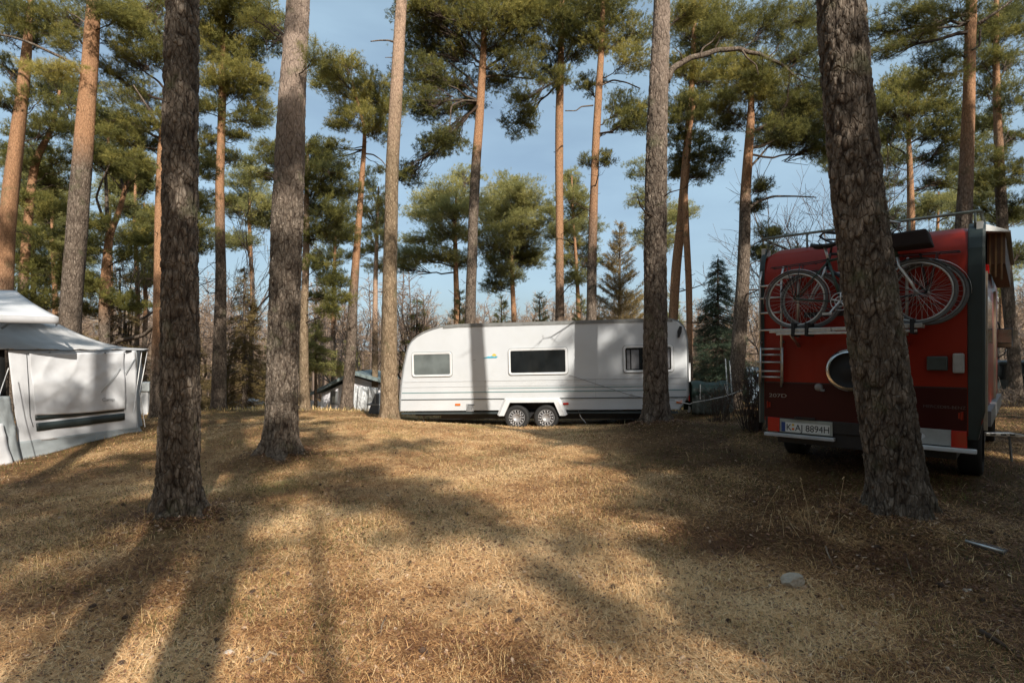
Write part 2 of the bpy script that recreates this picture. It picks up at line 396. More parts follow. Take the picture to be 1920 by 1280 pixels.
o = blades(230000, 2.2, 17, rg, .046, .0027, 'grass', grass_m, tintf=gt, thresh=.42); tag(o, kind='stuff')
o = blades(16000, 2.2, 12, rg, .12, .0024, 'tall_grass', grass_m, tintf=lambda X, Y, r: np.clip(r.normal(.8, .18, len(X)), 0, 1), thresh=.56, bend=.9); tag(o, kind='stuff')
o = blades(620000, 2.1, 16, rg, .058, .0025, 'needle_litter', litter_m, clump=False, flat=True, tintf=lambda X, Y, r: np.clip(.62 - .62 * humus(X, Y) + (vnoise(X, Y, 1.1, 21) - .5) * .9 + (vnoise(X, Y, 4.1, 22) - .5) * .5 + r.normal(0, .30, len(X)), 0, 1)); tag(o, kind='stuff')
green_m = foliage_mat('green_grass', (.045, .062, .016), (.13, .15, .038), (.30, .27, .09), .3)
def gg(X, Y, r): return np.clip(r.normal(.5, .25, len(X)), 0, 1)
_v = vnoise
def blades_green(n, y0, y1, rng, h, w):
    X, Y = scatter_view(n, y0, y1, rng); k = vnoise(X, Y, .75, 51) * .6 + vnoise(X, Y, 2.9, 52) * .4
    sp = np.exp(-(((X - 3.2) / 1.5) ** 2 + ((Y - 6.2) / .6) ** 2)) + np.exp(-(((X - 5.3) / 1.0) ** 2 + ((Y - 5.8) / .6) ** 2)) + np.exp(-(((X + 1.2) / 1.2) ** 2 + ((Y - 5.2) / .8) ** 2)) * .5 + .6 * (X < -1.8) * (Y > 6) + .4 * (Y > 9)
    keep = rng.random(n) < np.clip((k - .51 + .26 * sp) * 5, 0, 1); X, Y = X[keep], Y[keep]
    return blades(len(X), y0, y1, rng, h, w, 'green_grass', green_m, clump=False, tintf=gg, bend=.6, pts=(X, Y))
tag(blades_green(210000, 2.2, 18, rg, .050, .0026), kind='stuff')
# far grass, coarse tufts down the slope behind
o = blades(50000, 15, 45, rg, .16, .008, 'far_grass', grass_m, tintf=lambda X, Y, r: np.clip(r.normal(.45, .25, len(X)), 0, 1), thresh=.2, power=1.4); tag(o, kind='stuff')
# a few faded oak leaves, bark flakes and cones
def flakes(n, name, mat, size, rng, y1=9, tall=.5, thick=.0):
    X, Y = scatter_view(n, 2.2, y1, rng); k_ = max(1, n // 25); i0 = 0
    for (bx, by) in ((-3.22, 5.28), (-3.54, 8.36), (3.49, 4.9), (2.76, 10.4)): a_ = rng.random(k_) * 6.28; r_ = .22 + np.abs(rng.normal(0, .22, k_)); X[i0:i0 + k_] = bx + r_ * np.cos(a_); Y[i0:i0 + k_] = by + r_ * np.sin(a_); i0 += k_
    Z = GC(X, Y) + .014
    a = rng.random(n) * 6.283; L = size * (.5 + rng.random(n)); tl = rng.normal(0, .35, (n, 2))
    d = np.stack([np.cos(a), np.sin(a), tl[:, 0]], -1) * L[:, None]; s = np.stack([-np.sin(a), np.cos(a), tl[:, 1]], -1) * (L * tall)[:, None]
    c = np.stack([X, Y, Z + L * .15], -1); up = np.array([0, 0, 1.]) * (L * .18)[:, None]
    V = np.stack([c - d, c - d * .4 + s * .7 + up, c + d * .3 + s * .9, c + d, c + d * .4 - s * .8, c - d * .5 - s * .8 + up, c + up * 1.4], 1).reshape(-1, 3)
    i = np.arange(n)[:, None] * 7; tri = [np.concatenate([i + k, i + (k + 1) % 6, i + 6], 1) for k in range(6)]
    m = MB(); m.add(V, [np.concatenate(tri)], tint=np.repeat(rng.random(n), 7)); return m.build(name, mat, fix=False)
leaf_m = foliage_mat('fallen_leaf', (.14, .06, .03), (.34, .19, .10), (.62, .46, .33), .1)
flake_m = foliage_mat('bark_flake', (.04, .022, .014), (.13, .06, .035), (.30, .16, .09), 0)
tag(flakes(6500, 'leaf_litter', leaf_m, .015, rg, 12), kind='stuff')
tag(flakes(46000, 'bark_litter', flake_m, .0125, rg, 13, .5), kind='stuff')
# cones: egg of overlapping scales, each a thing? they lie in their hundreds: the thirty largest are things
cone_m = plain('pine_cone', (.10, .06, .04), .9, var=.5, scale=60)
def cone_mesh(seed):
    r = random.Random(seed); m = MB(); m.lathe([(0, -.022), (.010, -.019), (.014, -.008), (.013, .006), (.008, .018), (0, .024)], n=8)
    for ring in range(7):
        z = -.018 + ring * .006; rad = .013 * math.sin(math.pi * (ring + 1.2) / 9) + .004
        for k in range(8):
            a = k * .785 + ring * .4; ca, sa = math.cos(a), math.sin(a)
            m.add([(rad * ca - .004 * sa, rad * sa + .004 * ca, z), (rad * ca + .004 * sa, rad * sa - .004 * ca, z), ((rad + .006) * ca, (rad + .006) * sa, z - .003), (rad * ca, rad * sa, z + .005)], [(0, 1, 2), (0, 2, 3), (1, 3, 2)])
    return m
cone0 = cone_mesh(1).build('pine_cone', cone_m)
rc = random.Random(8)
LM = [(*on_ground(x, y)[:2], t) for x, y, t in [(335, 985, 'at the foot of the thick dark left trunk'), (100, 1000, 'near the left edge before the tent'), (60, 1200, 'in the dark stripe at the lower left corner'), (400, 1180, 'right of the two shadow stripes at lower left'), (530, 870, 'at the foot of the pale footed second trunk'), (700, 1050, 'in the shaded grass left of centre'), (720, 1220, 'by the thin pale twig near the bottom'), (950, 950, 'in the sunlit middle of the glade'), (1000, 1220, 'at the bottom centre'), (1200, 1060, 'in the sunlit grass right of centre'), (1480, 1120, 'by the flat pale stone'), (1520, 990, 'among the tall dry stalks'), (1690, 985, 'at the foot of the leaning trunk'), (1780, 1180, 'in the shade at the lower right corner'), (1250, 1230, 'at the bottom right of centre'), (560, 1100, 'on the lit strip right of the two trunk shadows'), (800, 1120, 'in the dappled grass below centre'), (620, 960, 'in the shade below the pale footed trunk'), (1100, 950, 'in the bright grass before the caravan wheels'), (1350, 980, 'at the edge of the shade left of the dry stalks'), (200, 1090, 'in the left grass between tent and stripes'), (860, 1240, 'at the bottom edge just left of centre'), (1650, 1120, 'in the dark litter right of the stone')]]
for i in range(26):
    o = cone0 if i == 0 else cone0.copy()
    if i: scene.collection.objects.link(o)
    p = on_ground(rc.uniform(60, 1860), 900 + 360 * rc.random() ** .8)
    o.location = (p.x, p.y, p.z + .02); o.rotation_euler = (rc.uniform(0, 6), rc.uniform(0, 6), rc.uniform(0, 6)); s = rc.uniform(.7, 1.15); o.scale = (s, s, s)
    zone = min(LM, key=lambda q: (q[0] - p.x) ** 2 + (q[1] - p.y) ** 2)[2]
    tag(o, 'small brown pine cone ' + zone, 'pine cone', 'pine cones scattered over the ground')
# sticks lying on the ground (pixel paths along the ground)
stick_m = plain('dead_stick', (.30, .22, .15), .9, var=.5, scale=30, bmp=.3); stick_d = plain('dark_stick', (.09, .055, .035), .9, var=.4, scale=30, bmp=.3)
def stick(pts, r, mat, label, forks=()):
    m = MB()
    def run(pts, r):
        q = []
        for k, (x, y) in enumerate(pts):
            p = on_ground(x, y); p.z += r + .008 + .012 * math.sin(k * 1.9); q.append(p)
        m.tube(q, np.linspace(r, r * .45, len(q)), 7)
    run(pts, r)
    for f in forks: run(f, r * .7)
    o = m.build('fallen_stick', mat, smooth=True); tag(o, label, 'stick', 'fallen sticks on the ground'); return o
stick([(1495, 1240), (1515, 1232)][0:0] or [(492, 1248), (505, 1234), (530, 1238), (552, 1250), (570, 1275)], .009, stick_m, 'pale bent stick that curves down to the bottom edge of the picture', [[(505, 1234), (470, 1252)]])
stick([(725, 1158), (716, 1180), (712, 1205), (700, 1228), (680, 1250), (636, 1278)], .006, stick_m, 'thin pale twig running up from the grass near the bottom centre', [[(680, 1250), (664, 1215)], [(640, 1262), (612, 1225)]])
stick([(1548, 1028), (1551, 1042), (1562, 1062), (1600, 1075)], .007, stick_m, 'short broken stick beside the tall dry grass stalks')
stick([(1840, 1195), (1866, 1212), (1905, 1232)], .016, stick_d, 'dark thick stick in the shade at lower right')
stick([(1380, 1120), (1420, 1108), (1450, 1100)], .004, stick_d, 'thin dark twig just left of the pale stone')
stick([(1700, 1050), (1712, 1095)], .005, stick_m, 'straight thin twig on the shaded ground under the leaning pine')
# pale stone
def rock(px, py, size, name, label, mat, flat=.5, seed=0):
    p = on_ground(px, py); bm = bmesh.new(); bmesh.ops.create_icosphere(bm, subdivisions=4, radius=1)
    r = random.Random(seed); pl = [Vector((r.gauss(0, 1), r.gauss(0, 1), r.gauss(0, 1))).normalized() for _ in range(14)]
    from mathutils import noise as mn
    for v in bm.verts:
        d = v.co.normalized(); k = min([.78 / max(d.dot(q), .3) for q in pl] + [1.15])
        v.co = d * k * (1 + .06 * mn.noise(d * 4) + .03 * mn.noise(d * 11)); v.co.x *= size; v.co.y *= size * .7; v.co.z *= size * flat
    me = bpy.data.meshes.new(name); bm.to_mesh(me); bm.free(); me.materials.append(mat)
    o = bpy.data.objects.new(name, me); scene.collection.objects.link(o); o.location = (p.x, p.y, p.z + size * flat * .35); o.rotation_euler = (0, 0, .2)
    return tag(o, label, 'stone')
stone_m = plain('pale_stone', (.50, .42, .33), .9, var=.35, scale=14, bmp=.6, dirt=(.10, .08, .05))
rock(1487, 1100, .10, 'stone', 'flat pale stone half sunk in the needles at lower right', stone_m, .55, 2)
# scraps of pale bark / paper
scrap_m = plain('pale_scrap', (.62, .55, .48), .9, var=.3, scale=30)
for i, (x, y, lab) in enumerate([(163, 1168, 'small white scrap in the shadow stripe at lower left'), (275, 1228, 'pale crumpled scrap between the two shadow stripes'), (430, 1228, 'pale broken scrap near the bottom centre left'), (173, 1276, 'white scrap at the very bottom left'), (113, 972, 'pale clod in the sunlit grass left of the first big pine'), (1812, 1110, 'pale curled leaf in the shade at lower right'), (1570, 925, 'white fallen leaf on the moss between van and leaning pine')]):
    rock(x, y, .018 + .008 * (i % 3), 'scrap', lab, scrap_m, .5, 30 + i)['category'] = 'scrap'
# tall dry stalks in front of the van
st = MB(); rs = random.Random(4)
for (bx, by), (tx, ty) in [((1425, 985), (1452, 915)), ((1515, 1000), (1480, 912)), ((1520, 1000), (1510, 900)), ((1525, 1002), (1503, 930)), ((1572, 1000), (1574, 892)), ((1470, 1010), (1469, 962)), ((1500, 1010), (1482, 972)), ((1535, 1005), (1560, 960)), ((1508, 1000), (1490, 985)), ((1545, 1000), (1530, 950)), ((1560, 1010), (1582, 965)), ((1440, 1000), (1455, 968))]:
    p = on_ground(bx, by); h = (by - ty) / F * p.y; q = Vector((p.x + (tx - bx) / F * p.y, p.y + rs.uniform(-.1, .1), p.z + h))
    mid = (p + q) / 2 + Vector((rs.uniform(-.02, .02), 0, .01)); hd = q + Vector((rs.uniform(-.03, .03), 0, -.02))
    st.tube([p, mid, q, hd], [.0022, .0018, .0014, .0010], 4)
    st.tube([q, hd], [.004, .003], 5)
o = st.build('dry_stalks', plain('dry_stalk', (.62, .45, .25), .8)); tag(o, 'cluster of tall pale dry grass stalks in front of the red van', 'grass stalks', kind='thing')
# ------------------------------------------------------------------ trees
def spray(m, pos, dirs, rng, tint, needles=16, L=.07, w=.006, shoot=.10):
    """needle tufts: needles radiating along a short shoot"""
    n = len(pos)
    if n == 0: return
    u = rng.random((n, needles, 1)) * shoot
    p = pos[:, None] + dirs[:, None] * u
    q = unit(rng.normal(size=(n, needles, 3)) * .75 + dirs[:, None] * .9)
    l = L * (.7 + .6 * rng.random((n, needles, 1)))
    s = unit(np.cross(q, rng.normal(size=(n, needles, 3)))) * (w / 2)
    V = np.stack([p - s, p + s, p + q * l], 2).reshape(-1, 3)
    F_ = np.arange(n * needles * 3).reshape(-1, 3)
    m.add(V, F_, tint=np.repeat(np.clip(np.repeat(tint, needles) + rng.normal(0, .08, n * needles), 0, 1), 3))

def clump(fm, tm, a, c, rad, rng, tint, dens=1.0, L=.07, w=.006, needles=16, r0=.03):
    """a limb from a (on the trunk) to the pad centred at c, with twigs and needle tufts"""
    a = np.array(tuple(a), float); c = np.array(tuple(c), float); rad = np.array(rad, float)
    ln = np.linalg.norm(c - a)
    mid = (a + c) / 2 + rng.normal(0, .06, 3) * ln; mid2 = a * .2 + c * .8 + rng.normal(0, .05, 3) * ln
    q1 = a * .75 + c * .25 + np.array([0, 0, -.03 * ln]) + rng.normal(0, .03, 3) * ln
    t_ = np.linspace(0, 1, 10)[:, None]; limb = (1 - t_) ** 4 * a + 4 * (1 - t_) ** 3 * t_ * q1 + 6 * (1 - t_) ** 2 * t_ ** 2 * mid + 4 * (1 - t_) * t_ ** 3 * mid2 + t_ ** 4 * c
    limb[1:-1] += rng.normal(0, .012, (8, 3)) * ln; rr = r0 * np.linspace(1, .3, 10)
    fm.tubes(limb[None], rr[None], 5, wood=1.)
    K = int(max(7, dens * 23 * (rad[0] * rad[2] * 3 + rad[0] * rad[1]) ** .8))
    d = unit(rng.normal(size=(K, 3))); rr_ = rng.random((K, 1)) ** .42
    e = c + d * rr_ * rad * 1.12; e[:, 2] = c[2] + (e[:, 2] - c[2]) * np.where(e[:, 2] < c[2], .75, 1)
    # uneven pads: pull ends towards a few sub-centres
    S = max(2, K // 12); sc = c + unit(rng.normal(size=(S, 3))) * rad * (.35 + .6 * rng.random((S, 1)))
    pick = rng.integers(0, S, K); e = e * .8 + (sc[pick] + rng.normal(size=(K, 3)) * rad * .25) * .2
    t = rng.random((K, 1)) * .6 + .4; st = np.where(t > .8, mid2 + (c - mid2) * (t - .8) / .2, np.where(t > .5, mid + (mid2 - mid) * (t - .5) / .3, q1 + (mid - q1) * t * 2))
    mm = (st + e) / 2 + rng.normal(size=(K, 3)) * .12 * np.linalg.norm(e - st, axis=1, keepdims=True)
    fm.tubes(np.stack([st, mm, e], 1), np.stack([np.full(K, .35 * r0), np.full(K, .2 * r0), np.full(K, .1 * r0)], 1), 3, wood=1.)
    out = unit(e - mm + np.array([0, 0, .12]))
    M = 15
    pos = e[:, None] + rng.normal(size=(K, M, 3)) * np.array([.115, .115, .06]) * min(1.4, max(.75, rad[0]))
    # a few along the twig
    pos2 = (mm[:, None] * rng.random((K, 4, 1)) + e[:, None] * 1); w2 = rng.random((K, 4, 1)); pos2 = mm[:, None] * w2 + e[:, None] * (1 - w2) + rng.normal(size=(K, 4, 3)) * .04
    pos = np.concatenate([pos, pos2], 1); N = pos.shape[1]
    dr = unit(out[:, None] * .8 + rng.normal(size=(K, N, 3)) * .6 + np.array([0, 0, .35]))
    tt = np.clip(tint + .06 + rng.normal(0, .16, (K, 1)) + rng.normal(0, .05, (K, N)), 0, 1)
    spray(fm, pos.reshape(-1, 3), dr.reshape(-1, 3), rng, tt.ravel(), needles, L, w, .09 * L / .07)

def interp_path(pts, n):
    """smooth path through (x,y,z,r) rows"""
    p = np.array(pts, float); s = np.concatenate([[0], np.cumsum(np.linalg.norm(np.diff(p[:, :3], axis=0), axis=1))])
    t = np.linspace(0, s[-1], n)
    lin = np.stack([np.interp(t, s, p[:, k]) for k in range(4)], 1)
    k = max(1, n // (len(p) * 3)); ker = np.ones(2 * k + 1) / (2 * k + 1)
    pad = np.concatenate([np.repeat(lin[:1], k, 0) * 2 - lin[1:k + 1][::-1], lin, np.repeat(lin[-1:], k, 0) * 2 - lin[-k - 1:-1][::-1]])
    return np.stack([np.convolve(pad[:, j], ker, 'valid') for j in range(4)], 1)

def trunk_mesh(m, path, sides, rng, orange=(3, 6), lump=.04, flare=True, ground_z=None):
    K = len(path); th = np.arange(sides) * 2 * math.pi / sides
    z = path[:, 2]; h = z - (ground_z if ground_z is not None else z[0])
    r = path[:, 3][:, None] * np.ones((1, sides))
    ph = rng.random(4) * 6.28
    r = r * (1 + lump * np.sin(th * 2 + ph[0] + h[:, None] * .7) + lump * .7 * np.sin(th * 3 + ph[1] - h[:, None] * .5) + lump * .35 * np.sin(th * 5 + ph[3] + h[:, None] * 3))
    if flare:
        r = r * (1 + (.34 if sides > 100 and path[0, 0] < 0 else .24) * np.exp(-np.clip(h, -.1, 9)[:, None] / .17) * (1 + .7 * np.sin(th * 5 + ph[2]) + .3 * np.sin(th * 9 + ph[1])))
    x = path[:, 0:1] + r * np.cos(th); y = path[:, 1:2] + r * np.sin(th)
    v = np.stack([x, y, np.repeat(z[:, None], sides, 1)], -1).reshape(-1, 3)
    i = np.arange(K - 1)[:, None] * sides; j = np.arange(sides)[None]; k = (j + 1) % sides
    q = np.stack([i + j, i + k, i + sides + k, i + sides + j], -1).reshape(-1, 4)
    og = np.clip((z - orange[0]) / max(orange[1] - orange[0], .01), 0, 1) * orange[2] if len(orange) > 2 else np.clip((z - orange[0]) / max(orange[1] - orange[0], .01), 0, 1)
    m.add(v, q, orange=np.repeat(og, sides))

def path_at_z(path, z):
    return Vector([float(np.interp(z, path[:, 2], path[:, k])) for k in (0, 1)] + [z]), float(np.interp(z, path[:, 2], path[:, 3]))

def pine(label, Y, pts, orange, clumps=(), extra=None, near=False, mat=None, base=None, stubs=10, seed=0, limbs=(), fol=None, group=None, name='pine_tree', dens=1.0, wscale=1.0, sides=None, L=.082, needles=16, lean_y=0, catlabel='pine tree', spread=.6, grow=1.0):
    """pts: photo pixels (x, y, width) up the trunk, at depth Y; orange: photo y where the bark turns orange (start, full)"""
    rng = np.random.default_rng(seed + 100)
    P = []
    for (px, py, w) in pts:
        p = W(px, py, Y); P.append([p.x, p.y, p.z, w / 2 / F * Y * wscale])
    g0 = gz(P[0][0], P[0][1])
    if base == 'ground' or P[0][2] > g0 + .05: P.insert(0, [P[0][0] + (P[0][0] - P[1][0]) * .1, P[0][1], g0, P[0][3] * 1.03])
    zb = P[0][2]
    P.insert(0, [P[0][0], P[0][1], zb - .35, P[0][3]])
    if extra:
        top = P[-1]; pr = P[-2]; dx = (top[0] - pr[0]) / max(.5, top[2] - pr[2])
        P.append([top[0] + dx * extra * .6, top[1] + rng.normal(0, .2), top[2] + extra, max(.03, top[3] * .45)])
    h = P[-1][2] - P[0][2]
    path = interp_path(P, int(h / (.012 if near else .12)) if not near else 620)
    loc = Vector((P[1][0], P[1][1], zb))
    root = empty(name, loc, label=label, cat=catlabel, group=group)
    tm = MB(); ez = lambda py: EYE + (HY - py) / F * Y
    if near:
        hi = np.searchsorted(path[:, 2], ez(-60)); dense = path[:hi]
        dense = interp_path(dense, 560); trunk_mesh(tm, dense, 150, rng, tuple([ez(orange[0]), ez(orange[1])] + list(orange[2:])), .035, True, zb)
        if hi < len(path): trunk_mesh(tm, path[hi - 1:][::8], 24, rng, (ez(orange[0]), ez(orange[1])), .035, False)
    else: trunk_mesh(tm, path, sides or 16, rng, tuple([ez(orange[0]), ez(orange[1])] + list(orange[2:])), .05, True, zb)
    tr = tm.build('trunk', mat or (BARK_NEAR if near else BARK), root, smooth=True, loc=loc, fix=False); tr.location = (0, 0, 0)
    fm = MB(); bm_ = MB(); lm = MB()
    for lb in limbs:     # explicit thick limbs: list of (px,py,width,dY)
        q = []
        for (px, py, w, dy) in lb:
            p = W(px, py, Y + dy); q.append([p.x, p.y, p.z, w / 2 / F * (Y + dy)])
        q = np.array(q); s_ = np.linspace(0, len(q) - 1, len(q) * 5); q = np.stack([np.interp(s_, np.arange(len(q)), q[:, k]) for k in range(4)], 1)
        q[1:-1, :3] = (q[:-2, :3] + q[1:-1, :3] * 2 + q[2:, :3]) / 4
        lm = MB(); lm.tube(q[:, :3], q[:, 3], 9); o = lm.build('limb', BARK, root, smooth=True, loc=loc, fix=False); o.location = (0, 0, 0); lm = MB()
    for cl in clumps:
        px, py, rx, ry = cl[:4]; tint = cl[4] if len(cl) > 4 else .5; att = cl[5] if len(cl) > 5 and cl[5] is not None else None; dY = cl[6] if len(cl) > 6 else rng.normal(0, spread)
        c = W(px, py, Y); 
        c = W(px, py, Y + dY); rxm = 1.38 * grow * rx / F * Y; rym = 1.36 * grow * ry / F * Y
        if isinstance(att, tuple):
            clump(fm, bm_, W(att[0], att[1], Y + att[2]), c, (rxm, (rxm + rym) * .5, rym), rng, tint, dens, L, .0075 * Y / 17 + .001, needles, .016); continue
        if att is None:
            zz = c.z - abs(c.x - path_at_z(path, c.z)[0].x) * (.35 + .3 * rng.random()) - .15
            zz = max(zz, P[1][2] + 1.2)
        else: zz = ez(att)
        zz = min(zz, P[-1][2] - .05)
        a, r = path_at_z(path, zz)
        clump(fm, bm_, a, c, (rxm, (rxm + rym) * .5, rym), rng, tint, dens, L, (.0075 if Y < 22 else .0065) * Y / 17 + .001, needles, min(.045, max(.012, .02 * (c - a).length)))
    # dead stubs
    if stubs:
        zs = rng.uniform(zb + h * .25, P[-1][2] - .3, stubs)
        for z_ in zs:
            a, r = path_at_z(path, z_); an = rng.random() * 6.28; ln = rng.choice([.12, .25, .5, .9], p=[.45, .3, .15, .1]); d = np.array([math.cos(an), math.sin(an), rng.uniform(-.1, .5)])
            a = np.array(tuple(a)) + d * r * .7; rad = .008 + .014 * ln
            pp = np.stack([a, a + d * ln * .4 + rng.normal(0, .03, 3) * ln, a + d * ln * .75 + rng.normal(0, .08, 3) * ln, a + d * ln + rng.normal(0, .13, 3) * ln])
            fm.tubes(pp[None], (rad * np.array([1, .8, .6, .35]))[None], 5, wood=1.)
            if ln > .4:
                K = 5; e = pp[rng.integers(1, 4, K)]; q = e + rng.normal(size=(K, 3)) * .18 * ln + d * .2 * ln
                fm.tubes(np.stack([e, (e + q) / 2 + rng.normal(size=(K, 3)) * .02, q], 1), np.tile(rad * np.array([.4, .3, .15]), (K, 1)), 3, wood=1.)
    if extra and extra > 2:     # the crown above the picture
        for k in range(int(6 + extra)):
            z_ = P[-1][2] - extra * .62 * rng.random() * .98; an = rng.random() * 6.28; rd = .5 + 1.7 * (1 - (z_ - P[-1][2] + extra) / extra * .7) * rng.random()
            a, r = path_at_z(path, z_ - .3); c = np.array(tuple(a)) + np.array([math.cos(an) * rd, math.sin(an) * rd, .4])
            clump(fm, bm_, a, c, (.75, .75, .42), rng, .45, dens * .55, .10, .013, 9, .03)
    for mb, nm, mt in ((lm, 'limb', BARK), (fm, 'crown', fol or PINE)):
        if mb.n:
            o = mb.build(nm, mt, root, smooth=(nm == 'limb'), loc=loc, fix=False); o.location = (0, 0, 0)
            if nm == 'limb' and not mb.att: pass
    return root, path

ROOTS = {}
# --- the big foreground trunks
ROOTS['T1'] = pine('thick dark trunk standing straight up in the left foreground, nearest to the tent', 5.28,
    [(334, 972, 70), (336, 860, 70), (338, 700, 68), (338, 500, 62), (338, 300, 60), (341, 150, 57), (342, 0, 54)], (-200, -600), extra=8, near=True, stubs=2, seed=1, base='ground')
ROOTS['T2'] = pine('thick grey pine trunk with a pale bare patch at its foot, left of the caravan', 8.36,
    [(526, 852, 62), (529, 740, 58), (533, 600, 56), (537, 480, 55), (541, 380, 54), (547, 200, 47), (554, 90, 43), (559, 0, 41)], (420, 150, .62), extra=7, near=True, stubs=5, seed=2, base='ground',
    clumps=[(505, 45, 34, 26, .35, 120), (470, 30, 30, 22, .5, 100), (585, 110, 22, 20, .5, 150)])
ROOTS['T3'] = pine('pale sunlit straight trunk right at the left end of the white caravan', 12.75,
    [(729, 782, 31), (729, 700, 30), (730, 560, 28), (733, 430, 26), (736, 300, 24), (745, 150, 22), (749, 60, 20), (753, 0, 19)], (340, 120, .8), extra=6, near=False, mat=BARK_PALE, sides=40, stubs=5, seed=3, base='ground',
    limbs=[[(742, 80, 4, 0), (728, 76, 3, -.1), (712, 76, 2.5, -.2), (695, 78, 2, -.3)], [(738, 108, 2, 0), (722, 108, 1, -.1)]])
ROOTS['T7'] = pine('thick dark trunk standing in front of the right end of the white caravan', 10.4, dens=1.7, pts=
    [(1231, 795, 48), (1229, 700, 47), (1229, 600, 44), (1229, 450, 41), (1231, 300, 38), (1235, 150, 34), (1240, 60, 31), (1241, 0, 30)], orange=(330, 60, .45), extra=6, near=True, stubs=3, seed=4, base='ground',
    limbs=[[(1250, 152, 14, 0), (1260, 129, 12, .1), (1278, 118, 11, .25), (1296, 108, 10, .35), (1320, 103, 10, .5), (1345, 94, 9, .65), (1368, 93, 9, .8), (1386, 91, 8, .9), (1402, 98, 8, 1.0), (1424, 101, 7, 1.1), (1440, 111, 6, 1.2), (1460, 117, 6, 1.3), (1475, 130, 5, 1.4), (1500, 150, 3, 1.5)], [(1312, 104, 4, .4), (1318, 90, 3, .4), (1336, 78, 2, .4), (1348, 60, 1.5, .3)], [(1392, 95, 4, .9), (1400, 108, 3, .9), (1418, 122, 2.5, 1), (1422, 140, 1.5, 1)], [(1280, 116, 3, .2), (1276, 100, 2, .1), (1262, 88, 1.5, .1)]],
    clumps=[(1360, 50, 50, 32, .35, (1340, 96, .6), .9), (1430, 50, 55, 38, .3, (1390, 94, .9), 1.3), (1500, 105, 50, 42, .22, (1470, 125, 1.4), 1.5), (1500, 30, 45, 38, .3, (1440, 110, 1.2), 1.8), (1490, 190, 55, 34, .2, (1490, 140, 1.45), 1.6), (1430, 150, 40, 22, .35, (1430, 107, 1.1), 1.4), (1545, 70, 34, 34, .3, (1475, 128, 1.4), 1.8), (1555, 150, 40, 36, .15, (1490, 140, 1.45), 1.9), (1545, 225, 44, 32, .15, (1500, 150, 1.5), 1.7), (1460, 245, 40, 24, .2, (1480, 140, 1.45), 1.5), (1290, 22, 36, 26, .5, 60, .3)])
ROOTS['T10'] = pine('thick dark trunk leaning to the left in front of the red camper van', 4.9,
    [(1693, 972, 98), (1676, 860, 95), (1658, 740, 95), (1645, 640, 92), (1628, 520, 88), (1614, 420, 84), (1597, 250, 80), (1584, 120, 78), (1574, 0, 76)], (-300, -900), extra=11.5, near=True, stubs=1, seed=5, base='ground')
# --- tall pines behind: (clump: x, y, rx, ry, tint, attach y)
pine('tall dark pine with a wide crown behind the left half of the caravan', 18,
    [(880, 640, 21), (885, 500, 20), (888, 400, 19), (893, 300, 17), (899, 220, 15), (903, 150, 14), (907, 80, 12), (909, 20, 10), (911, -60, 6)], (330, 230), mat=BARK, seed=11, stubs=10, dens=1.25,
    clumps=[(800, 40, 55, 30, .4, 120), (855, 25, 50, 30, .5, 100), (930, 30, 55, 32, .5, 80), (800, 90, 52, 32, .35, 170), (860, 85, 45, 34, .4, 130), (945, 80, 48, 30, .45, 120), (785, 140, 42, 28, .25, 190), (835, 150, 48, 30, .3, 180), (790, 190, 38, 22, .22, 190), (825, 215, 34, 20, .3, 190), (848, 265, 34, 22, .25, 190), (815, 275, 32, 20, .3, 190), (770, 330, 30, 22, .25, 190), (985, 25, 45, 32, .5, 100), (965, 120, 38, 26, .4, 130), (925, 150, 32, 22, .35, 150), (880, 200, 30, 18, .3, 190), (785, 10, 40, 26, .45, 60), (930, -10, 60, 30, .5, 10), (850, -20, 60, 30, .5, 10)],
    limbs=[[(910, 130, 6, 0), (935, 112, 5, .2), (960, 92, 4, .3), (975, 60, 3, .4), (990, 20, 2, .4)], [(898, 190, 4, 0), (870, 188, 3, -.3), (846, 198, 3, -.4), (843, 240, 2, -.4)], [(905, 145, 5, 0), (935, 141, 4, .3), (965, 145, 3, .5), (1000, 148, 3, .6)]])
pine('tall slim reddish pine behind the middle of the caravan roof', 18.5,
    [(1050, 640, 17), (1049, 500, 16), (1049, 400, 15), (1048, 300, 15), (1049, 200, 14), (1052, 100, 12), (1053, 20, 10), (1054, -60, 7)], (640, 300), mat=BARK, seed=12, stubs=16,
    clumps=[(1030, 30, 45, 28, .4, 80), (1075, 40, 42, 26, .4, 80), (1025, 80, 40, 24, .35, 120), (1015, 130, 32, 26, .2, 160), (1075, 95, 32, 22, .35, 130), (1040, 150, 30, 18, .4, 170), (975, 228, 28, 34, .3, 148), (980, 190, 26, 22, .3, 148), (1060, -5, 60, 25, .4, 0), (1010, 5, 40, 25, .4, 20)],
    limbs=[[(1054, 118, 3, 0), (1075, 80, 2.5, -.3), (1095, 60, 2, -.4)], [(1046, 100, 3, 0), (1030, 80, 2, .2)]])
